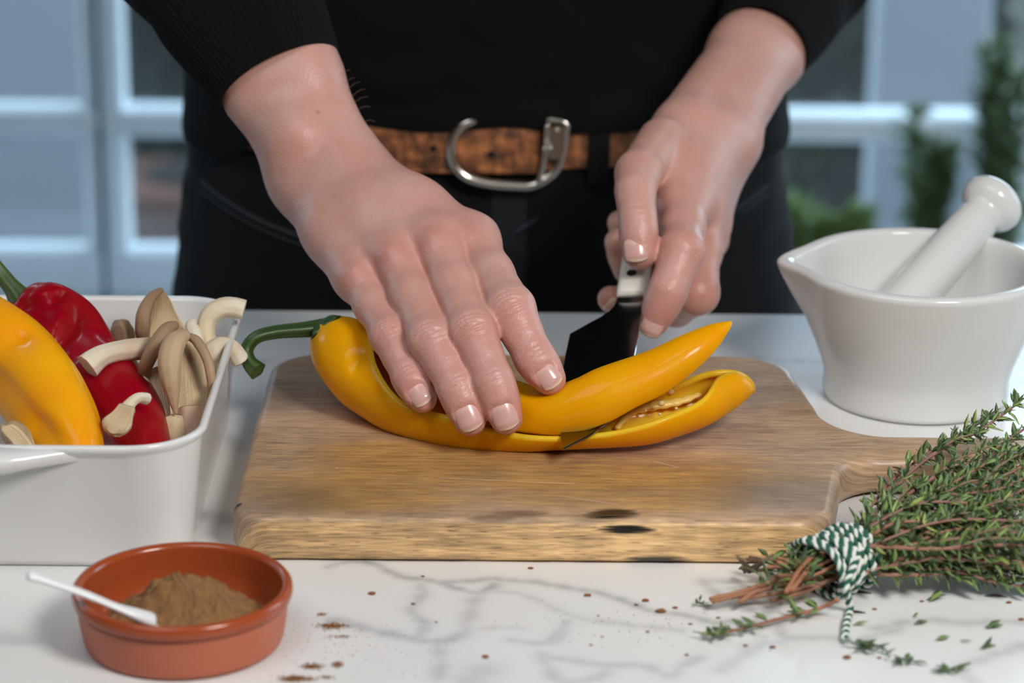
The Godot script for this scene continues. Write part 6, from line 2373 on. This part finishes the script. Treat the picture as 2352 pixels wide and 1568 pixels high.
# leaf places along a sprig: pairs at each node and small clusters in their axils
func sprig_leaves(path: Array, from: float, size: float, rg: RandomNumberGenerator, out: Array, floor_y := 0.0012) -> void:
	var run := 0.0
	var next := 0.0
	var total := 0.0
	for k in range(1, path.size()):
		total += path[k].distance_to(path[k - 1])
	var turn := rg.randf() * TAU
	for k in range(1, path.size()):
		var step: float = path[k].distance_to(path[k - 1])
		run += step
		if run < next or run < from * total:
			continue
		var s := run / total
		next = run + lerpf(0.0046, 0.0024, s) * rg.randf_range(0.8, 1.2)
		var t: Vector3 = (path[k] - path[k - 1]).normalized()
		var n := t.cross(Vector3.UP)
		n = n.normalized() if n.length() > 0.1 else Vector3.RIGHT
		turn += PI * 0.5
		var big := size * lerpf(1.0, 0.72, s) * rg.randf_range(0.75, 1.2)
		for q in 2:
			var a := turn + PI * q
			var side := n.rotated(t, a)
			var d := (t * rg.randf_range(0.3, 1.1) + side + Vector3(rg.randf_range(-0.35, 0.35), rg.randf_range(-0.35, 0.35), rg.randf_range(-0.35, 0.35))).normalized()
			_leaf(out, path[k], d, big, floor_y, rg)
			for c in rg.randi_range(1, 3):
				var d2 := (t * rg.randf_range(0.5, 1.4) + side.rotated(t, rg.randf_range(-0.9, 0.9))).normalized()
				_leaf(out, path[k] + t * rg.randf_range(-0.001, 0.001), d2, big * rg.randf_range(0.4, 0.75), floor_y, rg)
	# the tip's tuft
	var e: Vector3 = path[path.size() - 1]
	var tt: Vector3 = (e - path[path.size() - 3]).normalized()
	for c in 7:
		var d := (tt * rg.randf_range(0.7, 1.6) + Vector3(rg.randf_range(-1, 1), rg.randf_range(-0.6, 1), rg.randf_range(-1, 1))).normalized()
		_leaf(out, e, d, size * rg.randf_range(0.5, 0.9), floor_y, rg)


func _leaf(out: Array, at: Vector3, d: Vector3, len: float, floor_y: float, rg: RandomNumberGenerator) -> void:
	if at.y + d.y * len < floor_y:
		d.y = maxf(0.05, d.y + 0.6)
		d = d.normalized()
	var y := Vector3.UP * 0.9 + Vector3(rg.randf_range(-1, 1), rg.randf_range(-0.4, 0.6), rg.randf_range(-0.6, 1.2)) * 0.7
	y = (y - d * d.dot(y))
	y = y.normalized() if y.length() > 0.05 else d.cross(Vector3.RIGHT).normalized()
	out.append([Transform3D(Basis(d, y, d.cross(y)).scaled_local(Vector3(len, len, len)), at), rg.randi() % 3, rg.randi() % 12])


func leaf_mat(k: int) -> Material:
	return M.leaf[[0, 0, 1, 1, 0, 2, 0, 1, 3, 0, 1, 2][k]]


func build_thyme() -> void:
	leaf_kinds = [leaf_mesh(0.29, 0.06), leaf_mesh(0.35, 0.12), leaf_mesh(0.25, -0.05)]
	var rg := RandomNumberGenerator.new()
	rg.seed = 99
	var hub := Vector3(0.1112, 0.0115, 0.2740)
	var t := thing("thyme_bundle", "bundle of fresh thyme tied with green and white twine, right of the board", "herbs", Vector3(hub.x, 0, hub.z))
	# where the sprigs' tips lie, from the top of the fan to its bottom edge
	var tips := [
		[Vector3(0.1917, 0.0360, 0.1756), 0], [Vector3(0.1788, 0.0340, 0.1867), 0], [Vector3(0.1902, 0.0340, 0.1981), 1], [Vector3(0.2012, 0.0340, 0.1979), 1], [Vector3(0.2017, 0.0320, 0.2130), 1], [Vector3(0.1791, 0.0340, 0.2232), 1], [Vector3(0.1915, 0.0330, 0.2334), 1], [Vector3(0.1993, 0.0300, 0.2426), 1],
		[Vector3(0.1707, 0.0300, 0.2283), 1], [Vector3(0.1830, 0.0300, 0.2471), 1], [Vector3(0.1941, 0.0280, 0.2543), 1], [Vector3(0.1982, 0.0260, 0.2654), 1], [Vector3(0.1719, 0.0280, 0.2588), 1], [Vector3(0.1830, 0.0260, 0.2657), 1], [Vector3(0.1932, 0.0240, 0.2764), 1], [Vector3(0.1637, 0.0250, 0.2637), 1],
		[Vector3(0.1866, 0.0210, 0.2810), 1], [Vector3(0.1957, 0.0180, 0.2813), 1], [Vector3(0.1757, 0.0200, 0.2750), 1], [Vector3(0.1621, 0.0180, 0.2763), 1], [Vector3(0.1901, 0.0130, 0.2812), 1], [Vector3(0.1813, 0.0140, 0.2799), 1], [Vector3(0.1973, 0.0080, 0.2770), 1], [Vector3(0.1734, 0.0100, 0.2746), 1],
		[Vector3(0.1886, 0.0050, 0.2760), 1], [Vector3(0.1706, 0.0060, 0.2749), 1], [Vector3(0.1552, 0.0080, 0.2760), 1], [Vector3(0.2004, 0.0050, 0.2776), 1], [Vector3(0.1619, 0.0240, 0.2367), 1], [Vector3(0.1526, 0.0180, 0.2589), 1], [Vector3(0.1501, 0.0120, 0.2682), 1],
		[Vector3(0.2127, 0.0140, 0.1795), 1], [Vector3(0.2062, 0.0120, 0.2058), 1], [Vector3(0.2063, 0.0100, 0.2221), 1], [Vector3(0.2026, 0.0080, 0.2420), 1], [Vector3(0.1943, 0.0160, 0.1985), 1], [Vector3(0.1878, 0.0120, 0.2274), 1], [Vector3(0.1844, 0.0100, 0.2471), 1],
		[Vector3(0.1498, 0.0200, 0.2354), 1], [Vector3(0.1889, 0.0260, 0.1884), 1], [Vector3(0.2168, 0.0260, 0.1878), 1], [Vector3(0.1904, 0.0200, 0.2610), 1]]
	var butts := [Vector3(0.0811, 0.0080, 0.2618), Vector3(0.0836, 0.0060, 0.2702), Vector3(0.0867, 0.0120, 0.2771), Vector3(0.0698, 0.0035, 0.2907), Vector3(0.0773, 0.0040, 0.2859), Vector3(0.0813, 0.0035, 0.2890), Vector3(0.0901, 0.0140, 0.2928), Vector3(0.0886, 0.0060, 0.2828), Vector3(0.0949, 0.0120, 0.2732), Vector3(0.0921, 0.0030, 0.2848), Vector3(0.0943, 0.0120, 0.2963)]
	var leaves := []
	var woody := lin(112, 88, 74)
	var rosy := lin(158, 112, 104)
	var tan2 := lin(170, 116, 80)
	for i in tips.size():
		var tip: Vector3 = tips[i][0]
		var b: Vector3 = butts[i % butts.size()] + Vector3(rg.randf_range(-0.003, 0.003), rg.randf_range(0, 0.001), rg.randf_range(-0.003, 0.003))
		if i % 5 > 1:
			b = b.lerp(hub, rg.randf_range(0.55, 0.85))
		var order := float(i) / tips.size()
		var mid := hub + Vector3(rg.randf_range(-0.003, 0.003), rg.randf_range(-0.0065, 0.0065), rg.randf_range(-0.006, 0.006))
		mid.y = maxf(mid.y, 0.003)
		var q := mid.lerp(tip, 0.45) + Vector3(rg.randf_range(-0.004, 0.004), 0.003 + rg.randf_range(-0.002, 0.004), rg.randf_range(-0.003, 0.003))
		# keep clear of the board's front corner and handle
		if q.z < 0.252 and q.x < 0.125:
			q.y = maxf(q.y, 0.022)
		var path := spline([b, mid, q, mid.lerp(tip, 0.78) + Vector3(0, rg.randf_range(0.0, 0.003), rg.randf_range(-0.002, 0.002)), tip], 16)
		var c0 := woody.lerp(tan2, rg.randf())
		obj("sprig", sprig_stem(path, rg.randf_range(0.0006, 0.0009), 0.00042, c0, rosy), M.sprig, t)
		sprig_leaves(path, rg.randf_range(0.28, 0.42), rg.randf_range(0.0064, 0.0088), rg, leaves)
		# a side shoot
		if i % 2 == 0:
			var from: Vector3 = path[36]
			var to := from.lerp(tip, 0.55) + Vector3(rg.randf_range(-0.004, 0.006), rg.randf_range(0.0, 0.006), rg.randf_range(-0.012, 0.012))
			to.y = maxf(to.y, 0.004)
			var sp := spline([from, from.lerp(to, 0.5) + Vector3(0, 0.002, 0), to], 14)
			obj("side_shoot", sprig_stem(sp, 0.0005, 0.0003, rosy, lin(120, 120, 80)), M.sprig, t)
			sprig_leaves(sp, 0.1, 0.0062, rg, leaves)
	# a few leaves below the tie
	for k in 120:
		var p := hub.lerp(butts[k % butts.size()], rg.randf_range(0.15, 0.75)) + Vector3(0, rg.randf_range(-0.001, 0.005), rg.randf_range(-0.004, 0.004))
		p.y = maxf(p.y, 0.003)
		_leaf(leaves, p, Vector3(rg.randf_range(-1, 1), rg.randf_range(-0.2, 0.7), rg.randf_range(-1, 1)).normalized(), rg.randf_range(0.004, 0.008), 0.0012, rg)
	# the 300 that lie uppermost and nearest are leaves of their own; the rest is foliage
	leaves.sort_custom(func(x, y): return x[0].origin.y * 1.6 + x[0].origin.z - maxf(0.0, x[0].origin.x - 0.2) * 6.0 > y[0].origin.y * 1.6 + y[0].origin.z - maxf(0.0, y[0].origin.x - 0.2) * 6.0)
	for k in mini(300, leaves.size()):
		var l: Array = leaves[k]
		var o := obj("leaf", leaf_kinds[l[1]], leaf_mat(l[2]), t)
		o.transform = Transform3D(l[0].basis, l[0].origin - t.position)
	for kind in 3:
		for mk in 4:
			var xs := []
			for k in range(300, leaves.size()):
				if leaves[k][1] == kind and leaf_mat(leaves[k][2]) == M.leaf[mk]:
					xs.append(leaves[k][0])
			if xs.is_empty():
				continue
			var mm := MultiMesh.new()
			mm.transform_format = MultiMesh.TRANSFORM_3D
			mm.mesh = leaf_kinds[kind]
			mm.instance_count = xs.size()
			for i in xs.size():
				mm.set_instance_transform(i, xs[i])
			var o := MultiMeshInstance3D.new()
			o.name = "foliage" if not t.has_node("foliage") else "foliage_%03d" % (kind * 4 + mk)
			o.multimesh = mm
			o.material_override = M.leaf[mk]
			o.set_meta("kind", "stuff")
			t.add_child(o, true)
			o.position = -t.position
	build_twine(t, hub, rg)
	# a torn root-like end at the left of the bundle
	for q in [[Vector3(0.0838, 0.0060, 0.2671), Vector3(0.0805, 0.0120, 0.2727), Vector3(0.0786, 0.0140, 0.2728)], [Vector3(0.0846, 0.0070, 0.2686), Vector3(0.0872, 0.0140, 0.2780), Vector3(0.0909, 0.0160, 0.2757)], [Vector3(0.0831, 0.0050, 0.2656), Vector3(0.0816, 0.0060, 0.2649), Vector3(0.0805, 0.0050, 0.2633)]]:
		obj("torn_end", sprig_stem(spline(q, 6), 0.0013, 0.0003, lin(96, 74, 62), lin(120, 96, 80)), M.sprig, t)
	# one loose sprig in front of the bundle
	var s := thing("thyme_sprig", "single thyme sprig lying loose in front of the tied bundle", "herbs", Vector3(0.0905, 0.0000, 0.2941))
	var lp := spline([Vector3(0.1115, 0.0080, 0.2956), Vector3(0.1052, 0.0035, 0.2936), Vector3(0.0928, 0.0028, 0.2995), Vector3(0.0804, 0.0026, 0.3070), Vector3(0.0683, 0.0024, 0.3131)], 12)
	obj("stem", sprig_stem(lp, 0.0007, 0.0005, tan2, lin(130, 84, 76)), M.sprig, s)
	var sl := []
	for q in [[0.26, 4], [0.36, 5], [0.40, 4], [0.62, 2], [0.72, 7], [0.78, 6], [0.88, 7], [0.94, 8], [1.0, 8]]:
		var at: Vector3 = lp[int(q[0] * (lp.size() - 1))]
		for k in q[1]:
			_leaf(sl, at, Vector3(rg.randf_range(-1.2, 0.4), rg.randf_range(-0.1, 0.5), rg.randf_range(-1, 1)).normalized(), rg.randf_range(0.0035, 0.0072), 0.0012, rg)
	for l in sl:
		var o := obj("leaf", leaf_kinds[l[1]], leaf_mat(l[2]), s)
		o.transform = Transform3D(l[0].basis, l[0].origin - s.position)


func build_twine(t: Node3D, hub: Vector3, rg: RandomNumberGenerator) -> void:
	# two-ply twine, green and white strands laid round each other
	var along := (Vector3(0.1280, 0.0140, 0.2617) - Vector3(0.0985, 0.0100, 0.2835)).normalized()
	var up := (Vector3.UP - along * along.y).normalized()
	var side := along.cross(up)
	var path := []
	var turns := 11.0
	var n := 440
	var c := hub + along * 0.004
	for k in n + 1:
		var s := float(k) / n
		var a := TAU * turns * s + 0.6
		var rr := 0.0102 + 0.0010 * sin(s * 17.0) + 0.0006 * sin(s * 40.0)
		var x := lerpf(-0.0092, 0.0092, s) + 0.0016 * sin(a * 0.5 + 1.0)
		var p := c + along * x + up * cos(a) * rr * 0.98 + side * sin(a) * rr * 1.05
		p.y = maxf(p.y, 0.0014)
		path.append(p)
	var tail := spline([path[n], Vector3(0.1147, 0.0120, 0.2915), Vector3(0.1157, 0.0060, 0.2896), Vector3(0.1165, 0.0016, 0.2899), Vector3(0.1141, 0.0014, 0.3003), Vector3(0.1121, 0.0014, 0.3128)], 20)
	var head := spline([Vector3(0.0995, 0.0080, 0.2583), Vector3(0.0987, 0.0120, 0.2623), Vector3(0.1000, 0.0170, 0.2682), Vector3(0.1027, 0.0210, 0.2765), path[0]], 20)
	var whole := head + path.slice(1) + tail.slice(1)
	var g := lin(36, 92, 76)
	var w := lin(222, 226, 216)
	var tw := obj("twine", ply(whole, 0.0, g), M.twine, t)
	tw.set_meta("label", "green and white twisted twine")
	obj("strand", ply(whole, PI, w), M.twine, tw)
	var tuft := []
	for k in 9:
		var e: Vector3 = tail[tail.size() - 1]
		tuft.append(tube([e, e + Vector3(rg.randf_range(-0.002, 0.002), rg.randf_range(0, 0.001), rg.randf_range(0.0005, 0.004))], [0.00035, 0.0002], 5))
	obj("frayed_end", joined(tuft), mat(Color(0.62, 0.68, 0.64), 0.9), tw)


func ply(path: Array, phase: float, c: Color) -> ArrayMesh:
	var fine := spline(path, 2)
	var fr := frames(fine)
	var run := 0.0
	var p2 := []
	for i in fine.size():
		if i:
			run += fine[i].distance_to(fine[i - 1])
		var a := phase + run / 0.0046 * TAU
		p2.append(fine[i] + (fr[i][1] * cos(a) + fr[i][2] * sin(a)) * 0.00062)
	var rings := tube_rings(p2, [0.00078], 6)
	var cols := []
	for r in rings:
		var cl := PackedColorArray()
		cl.resize(6)
		cl.fill(c)
		cols.append(cl)
	return loft(rings, true, true, true, cols)


# ------------------------------------------------------------------ crumbs and fallen leaves on the worktop
func build_litter() -> void:
	var rg := RandomNumberGenerator.new()
	rg.seed = 5
	var near := "fallen thyme leaves on the worktop"
	var single := [
		[Vector3(0.1478, 0.0000, 0.2781), 0.0075, 0.3, "curled green thyme leaf fallen just below the bundle"], [Vector3(0.1389, 0.0000, 0.2921), 0.0042, 1.2, "small pale thyme leaf between two darker ones"],
		[Vector3(0.1397, 0.0000, 0.2981), 0.0058, 0.5, "dark thyme leaf on a marble vein, below the bundle"], [Vector3(0.1640, 0.0000, 0.3008), 0.0066, 0.15, "slim dark thyme leaf fallen near the right edge"],
		[Vector3(0.1188, 0.0000, 0.2999), 0.0056, 0.2, "dark thyme leaf right beside the twine's frayed end"], [Vector3(0.1452, 0.0000, 0.3109), 0.0060, 0.4, "folded thyme leaf in the middle of the scattered ones"],
		[Vector3(0.1526, 0.0000, 0.3132), 0.0042, -0.4, "pale small thyme leaf right of the folded one"], [Vector3(0.1594, 0.0000, 0.3168), 0.0066, 0.5, "forked thyme leaf fallen at the far right"]]
	for q in single:
		var o := thing("thyme_leaf", q[3], "leaf", q[0])
		var n := 1 if q[1] < 0.0064 else 2
		for k in n:
			var l := obj("blade", leaf_kinds[rg.randi() % 3], leaf_mat(rg.randi() % 8), o)
			var dir := Vector3(cos(q[2] + k * 0.5), 0.08 + 0.25 * k, -sin(q[2] + k * 0.5)).normalized()
			var y := (Vector3.UP + Vector3(rg.randf_range(-0.4, 0.4), 0, rg.randf_range(-0.2, 0.5))).normalized()
			y = (y - dir * dir.dot(y)).normalized()
			var sc: float = q[1]
			l.transform = Transform3D(Basis(dir, y, dir.cross(y)).scaled_local(Vector3(sc, sc, sc)), Vector3(-dir.x * sc * 0.5, 0.0009, -dir.z * sc * 0.5))
	var tufts := [
		[Vector3(0.1185, 0.0000, 0.3179), 13, 0.0062, "largest fallen thyme tip, below the twine's end"], [Vector3(0.1245, 0.0000, 0.3232), 6, 0.0045, "small thyme tip right beside the largest one"],
		[Vector3(0.1314, 0.0000, 0.3304), 9, 0.0056, "fallen thyme tip near the picture's lower edge, middle of three"], [Vector3(0.1434, 0.0000, 0.3361), 9, 0.0062, "fallen thyme tip closest to the worktop's front, rightmost"],
		[Vector3(0.0664, 0.0000, 0.2848), 10, 0.0034, "dark dried thyme bud at the left end of the cut stems"]]
	for q in tufts:
		var o := thing("thyme_tip", q[3], "leaf", q[0])
		for k in q[1]:
			var l := obj("leaf", leaf_kinds[rg.randi() % 3], leaf_mat([0, 5, 1][rg.randi() % 3]), o)
			var a := rg.randf() * TAU
			var dir := Vector3(cos(a), rg.randf_range(0.05, 0.7), sin(a)).normalized()
			var y := (Vector3.UP - dir * dir.y).normalized()
			var sc: float = q[2] * rg.randf_range(0.6, 1.1)
			l.transform = Transform3D(Basis(dir, y, dir.cross(y)).scaled_local(Vector3(sc, sc, sc)), Vector3(rg.randf_range(-0.003, 0.003), 0.0010, rg.randf_range(-0.002, 0.002)))
	var dry := [
		[Vector3(0.1226, 0.0000, 0.2730), 0.0068, "brown dried leaf beside the twine, under the bundle"], [Vector3(0.1187, 0.0000, 0.2896), 0.0066, "brown dried leaf across the hanging twine"],
		[Vector3(0.1692, 0.0000, 0.2751), 0.0080, "thin straw-like stalk under the bundle's lower edge"]]
	for q in dry:
		var o := thing("dried_leaf", q[2], "leaf", q[0])
		var l := obj("blade", leaf_kinds[0], M.dry, o)
		var sc: float = q[1]
		l.transform = Transform3D(Basis.from_scale(Vector3(sc, sc, sc * 0.7)), Vector3(-sc * 0.5, 0.0008, 0))
	# crumbs: small chips that can be counted
	var spots := [
		Vector2(-0.0480, 0.2767), Vector2(-0.0308, 0.2609), Vector2(0.0073, 0.2532), Vector2(-0.0333, 0.2849), Vector2(0.0269, 0.2767), Vector2(0.0468, 0.2808), Vector2(0.0436, 0.2841), Vector2(0.0516, 0.2898), Vector2(0.0569, 0.2864), Vector2(-0.0079, 0.3270),
		Vector2(0.0586, 0.3241), Vector2(0.0464, 0.3062), Vector2(0.0612, 0.2996), Vector2(-0.0250, 0.2995), Vector2(0.0302, 0.2934), Vector2(0.0310, 0.3103), Vector2(0.0271, 0.3169), Vector2(0.1115, 0.3255), Vector2(0.1427, 0.2793), Vector2(0.1727, 0.2798),
		Vector2(0.1318, 0.1809), Vector2(0.1243, 0.1739), Vector2(0.1255, 0.2862), Vector2(0.1745, 0.2939), Vector2(0.0875, 0.3178), Vector2(0.0786, 0.3166), Vector2(0.0711, 0.2944), Vector2(0.1222, 0.3253)]
	var big := [0.0020, 0.0010, 0.0014, 0.0012, 0.0019, 0.0019, 0.0012, 0.0026, 0.0014, 0.0019, 0.0012, 0.0011, 0.0011, 0.0008, 0.0008, 0.0008, 0.0009, 0.0022, 0.0012, 0.0015, 0.0018, 0.0014, 0.0012, 0.0016, 0.0016, 0.0013, 0.0012, 0.0013]
	for k in spots.size():
		var r: float = big[k] * 0.55
		var at := Vector3(spots[k].x, 0, spots[k].y)
		var o := obj("crumb", ball(at + Vector3(0, r * 0.45, 0), Vector3(r * 1.25, r * 0.5, r * 0.75), 9, 6, 0.22, k + 3), M.crumb)
		var place := "on the marble between the spilled spice and the board"
		if at.x > 0.085:
			place = "among the fallen thyme leaves at the right" if at.z > 0.23 else "between the board's handle and its corner"
		elif at.x > 0.025:
			place = "on the marble left of the cut thyme stems"
		elif at.x > -0.02:
			place = "in the middle of the marble before the board"
		tag(o, "small brown crumb " + place, "crumb", "brown crumbs on the worktop")
	# spilled spice: drifts of grains beside the bowl
	var mm := MultiMesh.new()
	mm.transform_format = MultiMesh.TRANSFORM_3D
	mm.mesh = ball(Vector3.ZERO, Vector3(1, 0.7, 1), 6, 4, 0.2, 2)
	var drifts := [[Vector2(-0.0599, 0.3033), 0.0042, 0.0022, 420], [Vector2(-0.0644, 0.2938), 0.0016, 0.0012, 60], [Vector2(-0.0567, 0.3116), 0.0040, 0.0012, 70], [Vector2(-0.0642, 0.3350), 0.0032, 0.0020, 260], [Vector2(-0.0561, 0.3332), 0.0016, 0.0022, 150], [Vector2(-0.0690, 0.3442), 0.0050, 0.0022, 460], [Vector2(-0.0590, 0.3427), 0.0022, 0.0012, 70], [Vector2(-0.0535, 0.3211), 0.03, 0.02, 120], [Vector2(0.0411, 0.3021), 0.03, 0.016, 70]]
	var xs := []
	for d in drifts:
		for k in int(d[3]):
			var p: Vector2 = d[0] + Vector2(rg.randfn(0.0, 0.55) * d[1], rg.randfn(0.0, 0.55) * d[2])
			var r := rg.randf_range(0.00010, 0.00026)
			xs.append(Transform3D(Basis.from_scale(Vector3(r, r, r)), Vector3(p.x, r * 0.5 + (rg.randf() * 0.00018 if d[3] > 200 else 0.0), p.y)))
	mm.instance_count = xs.size()
	for i in xs.size():
		mm.set_instance_transform(i, xs[i])
	var o := MultiMeshInstance3D.new()
	o.name = "spilled_spice"
	o.multimesh = mm
	o.material_override = mat(Color(0.52, 0.33, 0.14), 0.95)
	add_child(o)
	tag(o, "brown ground spice spilled on the marble beside the terracotta bowl", "spice", "", "stuff")
